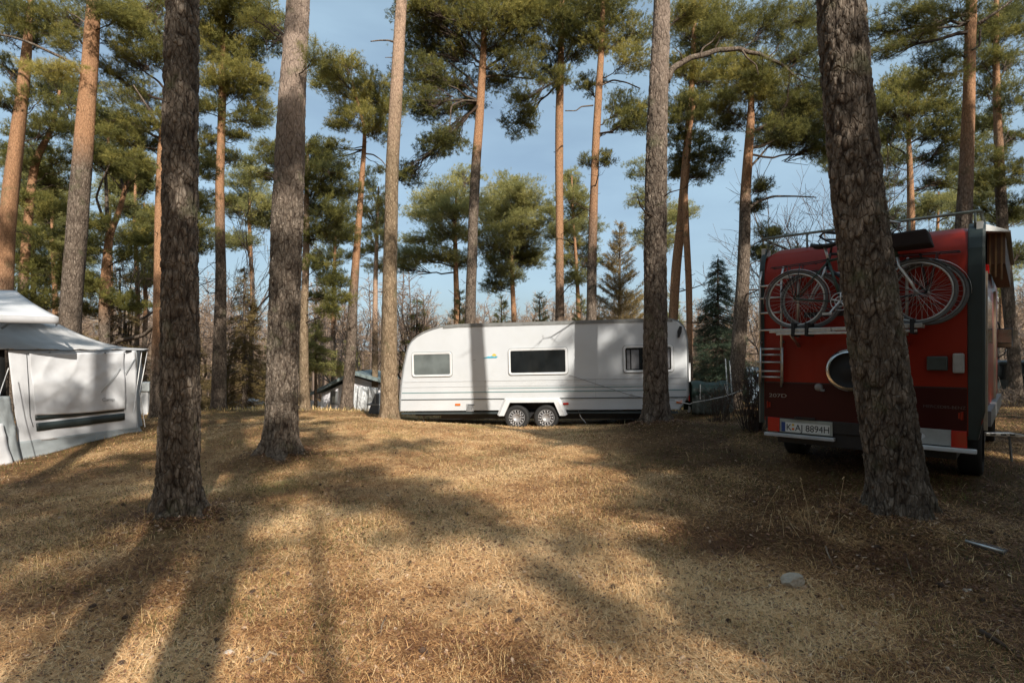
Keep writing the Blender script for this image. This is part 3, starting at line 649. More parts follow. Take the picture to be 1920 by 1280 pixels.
pine('tall slim pine behind the caravan roof, left of the thick trunk that stands before it', 17.5,
    [(1109, 640, 19), (1110, 500, 18), (1112, 420, 17), (1115, 330, 15), (1118, 250, 14), (1122, 180, 13), (1127, 100, 11), (1130, 30, 9), (1132, -50, 6)], (520, 250), mat=BARK, seed=13, stubs=14,
    clumps=[(1105, 15, 42, 26, .2, 60), (1150, 30, 45, 30, .3, 70), (1140, 72, 45, 26, .6, 120), (1180, 115, 36, 26, .7, 150), (1100, 60, 36, 22, .25, 110), (1108, 160, 26, 18, .3, 190), (1180, 200, 40, 26, .28, 240), (1165, 235, 34, 20, .35, 260), (1205, 225, 30, 22, .3, 250), (1137, 300, 18, 13, .3, 320), (1100, 305, 15, 10, .3, 320), (1200, 60, 40, 30, .5, 100), (1130, -15, 60, 22, .35, 0)],
    limbs=[[(1126, 160, 4, 0), (1150, 150, 3, .2), (1175, 155, 2.5, .4), (1200, 166, 2, .6)], [(1112, 198, 3, 0), (1090, 200, 2.5, -.2), (1080, 208, 2, -.3), (1060, 208, 2, -.4)], [(1118, 260, 4, 0), (1130, 250, 3, .1), (1150, 248, 2, .2)]])
pine('bright orange leaning pine showing just right of the thick trunk at the caravan', 17,
    [(1260, 640, 17), (1268, 500, 17), (1277, 420, 16), (1284, 330, 15), (1290, 250, 14), (1297, 160, 11), (1301, 80, 9), (1302, 0, 8), (1304, -60, 5)], (700, 520), mat=BARK, seed=14, stubs=10, dens=1.35,
    clumps=[(1290, 60, 42, 34, .45, 110), (1325, 90, 44, 34, .4, 140), (1280, 130, 36, 28, .6, 170), (1330, 150, 40, 26, .5, 190), (1275, 205, 32, 24, .3, 240), (1318, 215, 36, 24, .3, 250), (1290, 262, 34, 22, .22, 290), (1330, 285, 34, 24, .2, 300), (1285, 305, 30, 20, .25, 320), (1310, 330, 32, 14, .3, 330), (1265, 325, 22, 14, .3, 330), (1330, 30, 44, 30, .45, 60)],
    limbs=[[(1302, 185, 3, 0), (1320, 172, 2.5, .1), (1345, 166, 2, .2), (1370, 155, 1.5, .3)], [(1296, 160, 2.5, 0), (1320, 152, 2, -.2), (1345, 158, 1.5, -.2)]])
pine('slim straight orange pine standing close behind the right end of the caravan', 16.5,
    [(1293, 620, 12), (1291, 520, 12), (1287, 440, 11), (1284, 360, 10), (1290, 270, 9), (1300, 200, 7)], (700, 560), mat=BARK, seed=15, stubs=14, clumps=[(1295, 190, 25, 18, .4, 230), (1275, 225, 25, 18, .35, 250)])
pine('dark boled pine between the caravan and the van with a yellow green crown', 14.5,
    [(1378, 740, 26), (1386, 640, 25), (1392, 540, 23), (1396, 440, 21), (1396, 380, 20), (1402, 300, 18), (1407, 230, 15), (1409, 180, 10), (1410, 100, 6)], (400, 290), mat=BARK, seed=16, stubs=10, dens=1.6,
    clumps=[(1400, 150, 48, 34, .75, 200), (1435, 175, 40, 28, .7, 220), (1380, 120, 36, 26, .55, 190), (1455, 230, 44, 30, .2, 250), (1490, 205, 40, 34, .2, 250), (1370, 230, 30, 20, .3, 250), (1470, 265, 46, 22, .3, 280), (1510, 250, 40, 34, .25, 280), (1350, 190, 32, 20, .35, 230), (1535, 275, 30, 22, .3, 290), (1425, 350, 20, 12, .2, None), (1412, 386, 20, 14, .2, 390), (1450, 480, 36, 16, .2, 500), (1415, 475, 20, 10, .25, 490), (1440, 440, 20, 14, .2, 470)],
    limbs=[[(1405, 315, 5, 0), (1422, 297, 4, .1), (1440, 275, 3.5, .2), (1465, 265, 3, .2)], [(1398, 395, 7, 0), (1420, 378, 5, .2), (1450, 368, 4, .3), (1490, 368, 3, .4), (1530, 370, 2, .5)]])
pine('pine with a grey brown trunk rising behind the right end of the red van', 12,
    [(1806, 560, 27), (1805, 470, 26), (1809, 380, 24), (1813, 300, 22), (1816, 220, 21), (1818, 140, 19), (1820, 60, 18), (1822, 0, 17)], (420, 150, .8), mat=BARK, sides=28, seed=17, stubs=8, extra=3.5,
    clumps=[(1650, 55, 50, 20, .25, 40, .2), (1700, 68, 44, 22, .55, 40, .1), (1745, 62, 40, 22, .4, 40), (1660, 95, 40, 14, .3, 60), (1780, 25, 40, 26, .35, 40), (1750, 110, 36, 20, .3, 100), (1850, 40, 40, 24, .35, 50), (1760, 150, 40, 22, .5, 120), (1720, 20, 44, 16, .3, 30)],
    limbs=[[(1812, 28, 7, 0), (1790, 30, 5, 0), (1765, 40, 4, .1), (1735, 52, 3, .2), (1700, 68, 2, .2), (1660, 85, 1.5, .2)], [(1835, 45, 8, 0), (1850, 35, 6, -.1), (1880, 15, 4, -.2), (1910, -10, 3, -.3)], [(1822, 95, 4, -.1), (1837, 85, 4, -.1), (1838, 55, 3, -.1)]])
pine('slender dark trunk at the right edge rising behind the parked dark car', 15.5,
    [(1906, 735, 21), (1900, 660, 20), (1890, 560, 19), (1881, 460, 17), (1876, 360, 16), (1872, 260, 14), (1869, 180, 12), (1868, 100, 10), (1868, 20, 8), (1868, -60, 6)], (380, 200, .7), mat=BARK, seed=18, stubs=12,
    clumps=[(1855, 60, 40, 26, .4, 110), (1895, 50, 40, 30, .4, 100), (1840, 110, 34, 26, .4, 150), (1890, 115, 34, 28, .35, 160), (1850, 170, 40, 26, .35, 210), (1900, 190, 30, 30, .3, 220), (1850, 230, 34, 22, .35, 260), (1895, 260, 28, 26, .35, 280), (1850, 290, 36, 24, .3, 320), (1905, 330, 26, 22, .3, 350), (1855, 340, 34, 20, .35, 370), (1900, 395, 30, 22, .3, 410), (1845, 390, 30, 16, .35, 420), (1915, 480, 24, 18, .3, 500), (1890, 10, 44, 26, .4, 40)])
pine('orange topped pine behind the red van, seen between leaning trunk and roof rack', 21,
    [(1709, 470, 15), (1708, 400, 13), (1707, 330, 11), (1705, 290, 9), (1703, 230, 6), (1702, 170, 4)], (470, 400), mat=BARK, seed=19, stubs=20,
    clumps=[(1680, 165, 40, 26, .5, 230), (1720, 155, 40, 24, .5, 220), (1655, 200, 36, 26, .45, 260), (1700, 205, 42, 26, .5, 260), (1750, 195, 40, 26, .4, 250), (1790, 215, 32, 22, .35, 270), (1645, 245, 32, 22, .4, 300), (1690, 250, 34, 20, .4, 280), (1740, 250, 34, 20, .3, 290), (1660, 300, 32, 20, .2, 320), (1750, 300, 32, 18, .25, 320), (1790, 265, 34, 20, .35, 300), (1765, 345, 34, 16, .3, 360), (1670, 340, 24, 12, .25, 350)])
# --- left half
pine('brown pine trunk rising behind the tent canopy', 13.5,
    [(131, 610, 36), (141, 480, 34), (149, 380, 32), (158, 260, 29), (164, 180, 27), (171, 80, 25), (176, 0, 23)], (330, 220), mat=BARK, sides=28, seed=21, stubs=6, extra=4,
    clumps=[(85, 45, 44, 24, .4, 90), (125, 30, 36, 26, .45, 70), (225, 35, 40, 26, .4, 60), (95, 128, 44, 18, .9, 140), (215, 80, 30, 16, .35, 60), (120, 80, 36, 20, .5, 110), (210, 15, 40, 24, .4, 30)],
    limbs=[[(160, 146, 7, 0), (145, 128, 6, 0), (120, 110, 5.5, 0), (90, 96, 5, 0), (55, 80, 4.5, 0), (25, 70, 4, .1), (0, 65, 3.5, .1)], [(162, 45, 3, 0), (145, 32, 2.5, 0), (125, 22, 2, .1)], [(185, 33, 3, 0), (215, 33, 2.5, 0), (245, 38, 2, 0)]])
pine('orange barked pine at the very left edge above the tent', 14.5,
    [(-4, 640, 30), (6, 540, 29), (12, 430, 27), (22, 340, 26), (32, 260, 23), (42, 180, 19), (49, 110, 16), (54, 60, 12), (58, 0, 8)], (600, 430), mat=BARK, sides=24, seed=22, stubs=8,
    clumps=[(40, 30, 50, 26, .35, 70), (15, 60, 34, 22, .4, 100), (75, 70, 38, 18, .4, 100), (10, 125, 34, 22, .4, 170), (75, 185, 34, 24, .3, 230), (10, 195, 30, 22, .35, 230), (100, 240, 26, 18, .35, 270), (10, 15, 40, 22, .35, 40)])
pine('thin dark crooked pine with orange middle, second trunk from the left edge', 18,
    [(40, 640, 14), (44, 520, 15), (52, 420, 15), (62, 330, 14), (68, 300, 13), (82, 270, 11), (96, 245, 9), (104, 215, 6), (112, 170, 4)], (560, 440), mat=BARK, seed=23, stubs=14,
    clumps=[(115, 150, 44, 28, .4, 220), (150, 190, 40, 28, .45, 230), (85, 160, 34, 22, .35, 230), (135, 235, 40, 26, .55, 260), (40, 250, 34, 22, .4, 290), (30, 300, 30, 24, .4, 330), (115, 300, 38, 26, .6, 320), (95, 340, 36, 24, .5, 350), (30, 370, 30, 22, .4, 400), (100, 395, 36, 22, .4, 410), (20, 430, 30, 24, .35, 450), (85, 450, 34, 26, .3, 470), (20, 490, 30, 26, .25, 500), (95, 510, 34, 26, .3, 520), (70, 560, 40, 22, .25, 560), (10, 545, 30, 24, .3, 560)])
pine('slim orange trunk half hidden by the thick dark trunk in the left foreground', 14,
    [(289, 783, 17), (292, 700, 16), (296, 600, 15), (297, 500, 14), (298, 400, 14), (301, 300, 13), (308, 220, 12), (314, 160, 9), (318, 90, 6)], (720, 560), mat=BARK, seed=24, stubs=10, dens=1.25, base='ground',
    clumps=[(245, 110, 38, 24, .55, 170), (285, 95, 34, 24, .4, 150), (220, 145, 30, 20, .5, 190), (255, 180, 44, 26, .4, 230), (230, 225, 40, 24, .45, 260), (275, 225, 34, 24, .35, 250), (225, 265, 34, 22, .4, 280), (275, 60, 44, 26, .4, 110), (240, 30, 40, 24, .45, 80), (280, 270, 30, 20, .3, 300), (385, 320, 22, 26, .2, 340), (382, 380, 20, 24, .22, 390), (385, 440, 22, 14, .25, 440), (283, 15, 40, 24, .4, 60), (250, 300, 26, 16, .4, 310)],
    limbs=[[(300, 240, 6, 0), (285, 215, 5, -.1), (270, 190, 3.5, -.2), (250, 160, 2.5, -.2)]])
pine('tall orange pine between the two thick left trunks', 16.5,
    [(411, 768, 26), (411, 700, 24), (413, 600, 20), (414, 500, 18), (412, 420, 17), (412, 330, 16), (415, 250, 14), (417, 170, 13), (418, 110, 10), (419, 40, 7), (420, -50, 5)], (480, 300), mat=BARK, seed=25, stubs=16, dens=1.25, base='ground',
    clumps=[(400, 20, 44, 24, .45, 60), (440, 30, 40, 26, .5, 60), (388, 60, 36, 24, .45, 100), (430, 75, 44, 26, .55, 120), (400, 105, 40, 24, .55, 140), (460, 105, 38, 26, .5, 150), (440, 140, 44, 24, .6, 170), (475, 150, 34, 22, .45, 180), (395, 150, 30, 20, .5, 180), (450, 175, 36, 18, .5, 200), (488, 205, 30, 22, .55, 220), (470, 225, 32, 14, .4, 230), (440, 255, 26, 12, .3, 270), (445, 300, 24, 14, .25, 310), (395, 200, 22, 14, .35, 220), (500, 70, 34, 30, .45, 120), (490, 30, 36, 26, .45, 80), (395, 265, 20, 24, .4, 280), (392, 300, 22, 18, .45, 310), (430, 380, 14, 10, .35, 390), (355, 200, 22, 20, .4, 220), (425, -15, 60, 22, .5, 0)])
pine('slim pine with pale lower trunk just right of the thick grey trunk', 15.5,
    [(571, 772, 18), (570, 700, 16), (570, 600, 14), (573, 520, 13), (575, 440, 12), (575, 380, 10), (575, 330, 7), (578, 270, 4)], (560, 470), mat=BARK_PALE, seed=26, stubs=12, dens=1.3, base='ground',
    clumps=[(590, 300, 34, 22, .2, 360), (625, 320, 36, 24, .15, 370), (560, 330, 30, 20, .25, 360), (600, 350, 38, 24, .18, 390), (645, 360, 34, 24, .18, 400), (585, 395, 34, 22, .25, 420), (630, 400, 36, 24, .2, 430), (600, 440, 34, 20, .3, 460), (640, 440, 28, 18, .25, 450), (520, 300, 34, 16, .4, 340), (500, 285, 28, 14, .45, 330), (500, 330, 26, 12, .4, 350), (598, 500, 26, 16, .25, 520), (625, 530, 26, 16, .25, 540), (590, 560, 24, 12, .3, 560), (640, 560, 20, 14, .35, 560), (618, 585, 20, 12, .3, 590), (575, 285, 26, 18, .3, 330)])
pine('slim orange topped pine with a feathery round crown left of the caravan', 16.5,
    [(649, 770, 22), (655, 700, 20), (660, 620, 18), (662, 560, 17), (668, 480, 14), (674, 400, 12), (679, 330, 10), (683, 280, 8), (684, 240, 6), (670, 190, 5), (660, 150, 4)], (560, 450), mat=BARK, seed=27, stubs=12, base='ground',
    clumps=[(620, 130, 36, 22, .6, 180), (655, 125, 38, 20, .65, 170), (610, 155, 30, 18, .55, 190), (650, 160, 40, 22, .6, 190), (695, 165, 38, 26, .6, 200), (710, 190, 34, 24, .55, 220), (660, 200, 36, 20, .6, 230), (690, 225, 38, 20, .55, 250), (650, 235, 32, 16, .5, 250), (715, 245, 30, 18, .5, 260), (620, 275, 26, 16, .35, 275), (605, 300, 20, 12, .35, 280), (735, 205, 26, 20, .5, 230), (725, 320, 16, 10, .35, 292)],
    limbs=[[(684, 288, 3, 0), (700, 290, 2.5, .1), (715, 300, 2, .2), (727, 315, 1.5, .2)], [(682, 280, 3, 0), (660, 282, 2, -.1), (640, 278, 1.5, -.2), (622, 280, 1, -.2)]])
pine('crooked multi branched pine behind the tent roof', 19,
    [(196, 640, 17), (196, 560, 17), (199, 500, 15), (205, 440, 13), (222, 400, 10), (236, 350, 8), (248, 300, 6), (256, 260, 4)], (620, 480), mat=BARK, seed=28, stubs=26,
    clumps=[(205, 290, 34, 20, .5, 360), (240, 300, 30, 20, .5, 350), (215, 320, 30, 16, .45, 360), (260, 330, 26, 16, .35, 370), (175, 290, 30, 20, .45, 360), (240, 480, 24, 20, .4, 500), (265, 450, 20, 14, .35, 480), (170, 470, 28, 20, .4, 500), (180, 530, 30, 20, .45, 540), (225, 560, 26, 18, .3, 580), (250, 575, 26, 16, .3, 590), (165, 580, 30, 20, .45, 600), (190, 420, 26, 16, .4, 440), (150, 540, 30, 24, .35, 560)],
    limbs=[[(203, 460, 8, 0), (201, 420, 7, .2), (200, 370, 6, .4), (198, 330, 5, .5), (204, 290, 3, .5)], [(204, 440, 6, 0), (190, 400, 5, -.3), (180, 370, 4, -.5), (195, 330, 3, -.6), (210, 300, 2, -.6)], [(290, 610, 6, -1.5), (270, 628, 7, -1.2), (250, 634, 7, -1), (225, 638, 8, -.5), (205, 650, 8, 0)]])
# --- background pines behind the caravan
pine('rounded olive pine crown behind the caravan just left of the tall dark boled pine', 27,
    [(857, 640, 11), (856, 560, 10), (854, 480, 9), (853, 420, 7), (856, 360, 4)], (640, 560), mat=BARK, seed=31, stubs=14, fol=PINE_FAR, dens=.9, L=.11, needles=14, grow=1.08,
    clumps=[(875, 335, 26, 20, .6, 400), (840, 360, 34, 18, .65, 420), (805, 375, 30, 18, .6, 430), (850, 395, 40, 18, .6, 440), (890, 385, 26, 22, .55, 430), (800, 405, 34, 14, .55, 440), (835, 435, 38, 16, .5, 460), (785, 450, 30, 12, .5, 470), (880, 440, 30, 18, .5, 460), (770, 480, 32, 16, .4, 500), (820, 480, 36, 16, .4, 500), (750, 500, 24, 14, .4, 510), (865, 490, 26, 16, .4, 510)], spread=1.2)
pine('broad rounded olive pine crown behind the caravan between two tall trunks', 28,
    [(964, 640, 11), (963, 580, 10), (960, 520, 8), (958, 460, 6), (958, 380, 4)], (640, 560), mat=BARK, seed=32, stubs=10, fol=PINE_FAR, dens=.9, L=.11, needles=14, grow=1.08,
    clumps=[(950, 348, 28, 18, .65, 420), (975, 360, 30, 20, .6, 430), (925, 375, 28, 18, .6, 430), (995, 385, 30, 20, .6, 440), (950, 395, 40, 20, .6, 440), (920, 415, 32, 20, .55, 460), (990, 415, 34, 20, .55, 460), (955, 435, 40, 20, .5, 480), (925, 460, 34, 20, .4, 490), (985, 455, 34, 22, .4, 490), (955, 480, 36, 18, .35, 500), (930, 500, 28, 16, .3, 520), (985, 490, 28, 16, .4, 510), (950, 520, 26, 16, .3, 540), (930, 540, 22, 14, .3, 550), (1000, 480, 20, 14, .4, 500)], spread=1.2)
pine('narrow upright olive pine crown behind the slim trunk above the caravan', 27,
    [(1086, 640, 9), (1084, 560, 8), (1080, 480, 6), (1074, 400, 4), (1072, 330, 2)], (640, 560), mat=BARK, seed=33, stubs=10, fol=PINE_FAR, dens=.9, L=.11, needles=14, grow=1.08,
    clumps=[(1072, 335, 16, 18, .45, 370), (1065, 360, 20, 16, .5, 390), (1085, 370, 20, 16, .55, 400), (1078, 400, 26, 18, .55, 420), (1095, 425, 28, 18, .5, 440), (1065, 430, 22, 18, .5, 450), (1082, 460, 30, 16, .5, 480), (1060, 490, 24, 16, .45, 500), (1100, 490, 26, 18, .45, 510), (1075, 520, 28, 16, .4, 530), (1030, 400, 14, 20, .4, 440), (1035, 440, 12, 18, .4, 460)], spread=1.0)
pine('slim pine with thin leafy top just left of the pale trunk beside the caravan', 23,
    [(703, 690, 11), (703, 600, 10), (704, 520, 9), (706, 460, 7), (708, 400, 5), (710, 350, 3)], (640, 560), mat=BARK_PALE, seed=34, stubs=18, fol=PINE_FAR, dens=.8, L=.09,
    clumps=[(708, 375, 24, 20, .6, 420), (690, 395, 26, 18, .6, 430), (722, 405, 22, 20, .55, 440), (700, 430, 30, 18, .55, 450), (715, 455, 26, 16, .6, 470), (690, 470, 26, 14, .5, 480), (708, 500, 24, 14, .5, 510), (690, 340, 18, 20, .5, 400)])
pine('dense olive pine crown in the gap right of the thick grey trunk', 24,
    [(625, 700, 9), (625, 600, 8), (627, 500, 6), (630, 430, 4)], (640, 560), mat=BARK, seed=35, stubs=8, fol=PINE_FAR, dens=.7, L=.09,
    clumps=[(620, 440, 30, 18, .45, 480), (650, 420, 26, 20, .5, 470), (600, 475, 30, 18, .4, 500), (640, 480, 30, 18, .45, 510), (610, 520, 26, 14, .4, 530)])
# more pines far back at the left behind the tent
for i, (x, y0, sd, lab) in enumerate([(345, 380, 41, 'far pine whose crown fills the gap right of the thick dark left trunk'), (255, 330, 42, 'far pine behind the crooked pine at the tent roof'), (120, 420, 43, 'far pine low behind the tent canopy'), (20, 420, 44, 'far pine low at the left edge behind the tent'), (60, 300, 91, 'far pine at the upper left between the two orange trunks'), (205, 230, 92, 'far pine with a high crown behind the brown trunk at the tent'), (100, 360, 93, 'far pine right above the tent canopy'), (270, 400, 94, 'far pine left of the slim orange trunk'), (470, 330, 95, 'far pine just left of the thick grey trunk'), (1240, 330, 96, 'far pine hidden mostly by the thick trunk at the caravan'), (1600, 200, 97, 'far pine left of the leaning trunk above the van'), (1820, 250, 98, 'far pine behind the grey brown trunk at the right'), (1640, 300, 45, 'far pine behind the roof rack of the red van'), (1760, 380, 46, 'far pine between the two trunks right of the leaning pine'), (1875, 420, 47, 'far pine low at the right edge beyond the mirror')]):
    r_ = random.Random(sd); Yd = 24 + i % 3 * 2
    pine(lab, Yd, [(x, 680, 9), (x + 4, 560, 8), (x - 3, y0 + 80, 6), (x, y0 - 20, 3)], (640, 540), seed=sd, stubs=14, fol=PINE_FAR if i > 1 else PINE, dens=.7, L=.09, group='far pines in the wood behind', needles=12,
         clumps=[(x + r_.uniform(-45, 45), y0 + r_.uniform(-20, 130), r_.uniform(24, 36), r_.uniform(12, 20), r_.uniform(.2, .6), None) for _ in range(16 if x < 1000 else 11)])

# --- bare deciduous trees
def bare(label, px, py_base, Y, height, seed, mat, spread=.5, levels=6, r0=.09, lean=0, name='bare_tree', up=.25, group=None, n0=4):
    rng = np.random.default_rng(seed); b0 = W(px, py_base, Y); b0.z = gz(b0.x, b0.y) - .1
    root = empty(name, b0, label=label, cat='bare tree', group=group)
    A, B, C, R0, R1 = [], [], [], [], []
    def grow(p, d, ln, r, lev):
        q1 = p + d * ln * .5 + rng.normal(0, .05, 3) * ln; d2 = unit(d + rng.normal(0, .12, 3) + np.array([0, 0, .05])); q2 = q1 + d2 * ln * .5
        A.append(p); B.append(q1); C.append(q2); R0.append(r); R1.append(r * .68)
        if lev == 0: return
        n = rng.integers(2, 4) if lev < levels else n0
        for k in range(n):
            s = (spread if k else spread * .45) * (.6 + .8 * rng.random())
            v = unit(d2 + rng.normal(0, s, 3) + np.array([0, 0, up * .3])); t = 1 if k == 0 else .45 + .55 * rng.random()
            st = q1 + (q2 - q1) * (t * 2 - 1) if t > .5 else q1
            grow(st, v, ln * (.62 + .28 * rng.random()), r * (.68 if k == 0 else .48), lev - 1)
    grow(np.array([0, 0, 0.]), unit(np.array([lean, 0, 1.])), height * .26, r0, levels)
    m1 = MB(); A, B, C, R0, R1 = map(np.array, (A, B, C, R0, R1)); big = R0 > r0 * .3
    R0 = np.maximum(R0, .0060 * Y / 18); R1 = np.maximum(R1, .0045 * Y / 18)
    for nm, k, sd in (('trunk', big, 8), ('crown', ~big, 3)):
        m = MB(); m.tubes(np.stack([A[k], B[k], C[k]], 1), np.stack([R0[k], (R0[k] + R1[k]) / 2, R1[k]], 1), sd, orange=0.)
        m.build(nm, mat, root, smooth=(sd > 4), fix=False)
    return root
TW2 = plain('bare_twig_grey', (.24, .19, .16), .9, var=.4, scale=15)
bare('bare tree with fine branches behind the tall orange pine at left', 428, 760, 22, 9.5, 51, TW2, .42, 6, .11)
bare('bare branchy tree behind the tent between two trunks', 235, 700, 22, 9, 52, TWIG, .6, 6, .12)
bare('bare fan shaped tree with ivy behind the left end of the caravan', 790, 690, 21, 5.6, 53, TWIG, .5, 6, .12, up=.9, n0=7)
bare('bare tree above the left part of the red van', 1492, 680, 20, 9.4, 54, TWIG, .55, 6, .13, n0=5)
bare('bare tree with a broad fine crown behind the left corner of the van', 1450, 680, 21.5, 8.6, 64, TWIG, .6, 6, .10, n0=5)
bare('bare tree in the gap just right of the leaning trunk', 1650, 680, 21, 9, 65, TWIG, .55, 6, .10, n0=5)
bare('bare twisted tree behind the bicycles on the van', 1535, 650, 18, 7.5, 55, TWIG, .8, 6, .13)
bare('bare forked tree standing behind the middle of the caravan', 1018, 690, 26, 7.2, 56, TWIG_PALE, .5, 5, .12, lean=.12)
bare('bare tree behind the roof rack at the right', 1700, 650, 19, 7.5, 57, TWIG, .7, 6, .10)
bare('small bare tree between the slim pines left of the caravan', 690, 760, 24, 6.5, 58, TW2, .6, 6, .08)
bare('bare tree right of the thick dark left trunk', 375, 740, 21, 6.8, 59, TWIG, .7, 6, .10)
bare('bare tree beyond the mirror of the van', 1905, 700, 24, 6.5, 60, TW2, .6, 6, .08)
bare('bare tree low behind the caravan roof', 1150, 690, 30, 6.5, 61, TW2, .6, 6, .09)
bare('bare tree in the gap between thick grey trunk and pale trunk', 640, 720, 28, 7, 62, TW2, .6, 6, .08)

# --- conical trees
def cone_tree(label, px, Y, top_py, halfw, mat, seed, droop=.35, base_py=None, name='spruce_tree', cat='spruce tree', rows=17, per=11, tm_=None, tint=.5, first=.12, up=False, tsz=1.0):
    rng = np.random.default_rng(seed); b0 = W(px, 700, Y); b0.z = gz(b0.x, b0.y) - .1
    H = EYE + (HY - top_py) / F * Y - b0.z; Rm = halfw / F * Y
    root = empty(name, b0, label=label, cat=cat)
    t = MB(); path = np.array([[0, 0, z, .02 + .10 * H / 7 * (1 - z / H)] for z in np.linspace(0, H, 20)]); trunk_mesh(t, path, 10, rng, (99, 100)); t.build('trunk', BARK, root, smooth=True, fix=False)
    fm = MB(); Pb = []; Rb = []
    for i in range(rows):
        f = i / (rows - 1); z = H * (first + (1 - first) * f * .985); R = Rm * (1 - f) ** .85 * (.85 + .3 * rng.random()) + .06
        for k in range(max(4, int(per * (1 - f * .55)))):
            an = rng.random() * 6.28; r = R * (.65 + .45 * rng.random()); d = np.array([math.cos(an), math.sin(an), 0]); dz = (-droop if not up else .55) * r
            zz = z + rng.normal(0, .1)
            p = [np.array([0, 0, zz]), d * r * .4 + [0, 0, zz + dz * .35], d * r * .75 + [0, 0, zz + dz * .9], d * r + [0, 0, zz + dz * (.8 if not up else 1.3)]]
            Pb.append(p); Rb.append([.018, .012, .007, .003])
            N = int(10 + 34 * r); u = rng.random(N) ** .7 * .92 + .08
            P4 = np.array(p); seg = np.clip((u * 3).astype(int), 0, 2); fr = (u * 3 - seg)[:, None]; c = P4[seg] * (1 - fr) + P4[seg + 1] * fr
            side = np.array([-d[1], d[0], 0]); off = rng.normal(0, 1, (N, 1)) * (.16 * r * (1.15 - u))[:, None]; c = c + side * off; c[:, 2] -= np.abs(rng.normal(0, .05, N)) 
            dr = unit(np.tile(d, (N, 1)) + side * np.sign(off) * .8 + rng.normal(0, .3, (N, 3)) + np.array([0, 0, -.35 if not up else .8]))
            spray(fm, c, dr, rng, np.clip(rng.normal(tint, .2, N), 0, 1), 12, .055 * tsz, .010 * Y / 18, .17 * tsz)
    fm.tubes(np.array(Pb), np.array(Rb), 4, wood=1.); fm.build('crown', mat, root, fix=False)
    return root
cone_tree('dark green spruce standing between the caravan and the red van', 1346, 17.5, 486, 72, SPRUCE, 71, .3, rows=26, per=17, tsz=1.15)
cone_tree('brownish spruce between the two thick left trunks', 458, 21, 500, 58, BROWN_F, 72, .35, tint=.4, rows=20, per=13, tsz=1.3)
cone_tree('golden brown bushy conifer behind the right part of the caravan roof', 1162, 28, 420, 74, BROWN_F, 73, .2, tint=.7, name='conifer', cat='conifer', up=True, tsz=1.7, rows=22, per=15)
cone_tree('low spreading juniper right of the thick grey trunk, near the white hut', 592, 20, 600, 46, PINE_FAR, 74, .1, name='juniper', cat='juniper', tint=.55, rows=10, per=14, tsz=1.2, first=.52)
cone_tree('dark low conifer behind the thick dark left trunk', 350, 19, 600, 60, BROWN_F, 75, .2, name='conifer', cat='conifer', tint=.1, rows=12, per=13, tsz=1.4)
cone_tree('ivy covered stump shaped evergreen behind the left end of the caravan', 782, 20.5, 560, 44, PINE, 76, .0, name='evergreen_bush', cat='bush', tint=.25, rows=9, per=12, tsz=1.2)
cone_tree('small sunlit conifer left of the green tarp by the caravan end', 1318, 19, 660, 34, PINE_FAR, 77, .1, name='conifer', cat='conifer', tint=.8, rows=7, per=12, tsz=1.0)

cone_tree('rusty brown conifer just above the tent roof', 118, 19, 470, 60, BROWN_F, 78, .2, name='conifer', cat='conifer', tint=.45, rows=14, per=13, tsz=1.5)
cone_tree('olive brown conifer between the tent roof and the slim orange trunk', 225, 20, 500, 62, BROWN_F, 79, .15, name='conifer', cat='conifer', tint=.3, rows=13, per=13, tsz=1.5)
for i, (x, y, w_, lab) in enumerate([(862, 548, 34, 'young green conifer behind the caravan roof, left of the tall dark pine'), (940, 560, 36, 'young green conifer behind the caravan roof between two tall pines'), (1012, 552, 34, 'young green conifer just left of the slim reddish pine'), (1090, 556, 34, 'young green conifer behind the caravan roof left of the golden conifer'), (655, 640, 30, 'low young conifer beyond the white hut'), (1262, 560, 34, 'young conifer behind the right end of the caravan'), (520, 610, 34, 'young conifer hidden behind the thick grey trunk')]):
    cone_tree(lab, x, 25 + i % 3, y, w_, PINE_FAR, 120 + i, .15, name='young_conifer', cat='conifer', tint=.35 + .1 * (i % 3), up=True, rows=13, per=11, tsz=1.5)
# --- bramble bush by the van and brush further off
def bramble(label, px, py, Y, r, h, seed, mat, leafmat=None, n=90):
    rng = np.random.default_rng(seed); b0 = W(px, py, Y); b0.z = gz(b0.x, b0.y) - .05; root = empty('bramble_bush', b0, label=label, cat='bush')
    a = rng.random(n) * 6.28; rr = r * rng.random(n) ** .6; st = np.stack([np.cos(a) * rr * .4, np.sin(a) * rr * .4, np.zeros(n)], -1)
    e = np.stack([np.cos(a) * rr, np.sin(a) * rr, h * (.4 + .6 * rng.random(n))], -1); mid = (st + e) / 2 + np.array([0, 0, .25]) * h + rng.normal(0, .08, (n, 3)); e2 = e + rng.normal(0, .2, (n, 3)) * r
    m = MB(); m.tubes(np.stack([st, mid, e, e2], 1), np.tile([.006, .005, .004, .003], (n, 1)), 4)
    k = n * 4; i = rng.integers(0, n, k); s = mid[i] * .5 + e[i] * .5 + rng.normal(0, .05, (k, 3)); q = s + rng.normal(0, .17, (k, 3)); m.tubes(np.stack([s, (s + q) / 2 + rng.normal(0, .02, (k, 3)), q], 1), np.tile([.0035, .003, .002], (k, 1)), 3)
    m.build('stems', mat, root, fix=False)
    f = MB(); spray(f, q[::3], unit(q - s)[::3], rng, rng.random(len(q[::3])), 3, .03, .014, .03); f.build('leaves', leafmat or BROWN_F, root, fix=False)
bramble('tangled dark bramble bush at the left rear corner of the red van', 1412, 800, 9.2, .42, 1.15, 81, TWIG)
bramble('sparse brown twiggy bush in front of the green tarp', 1350, 790, 11.5, .5, .8, 82, TWIG, n=50)
bramble('low brush at the right edge below the dark car', 1900, 750, 14, .6, .5, 83, TWIG_PALE, n=50)

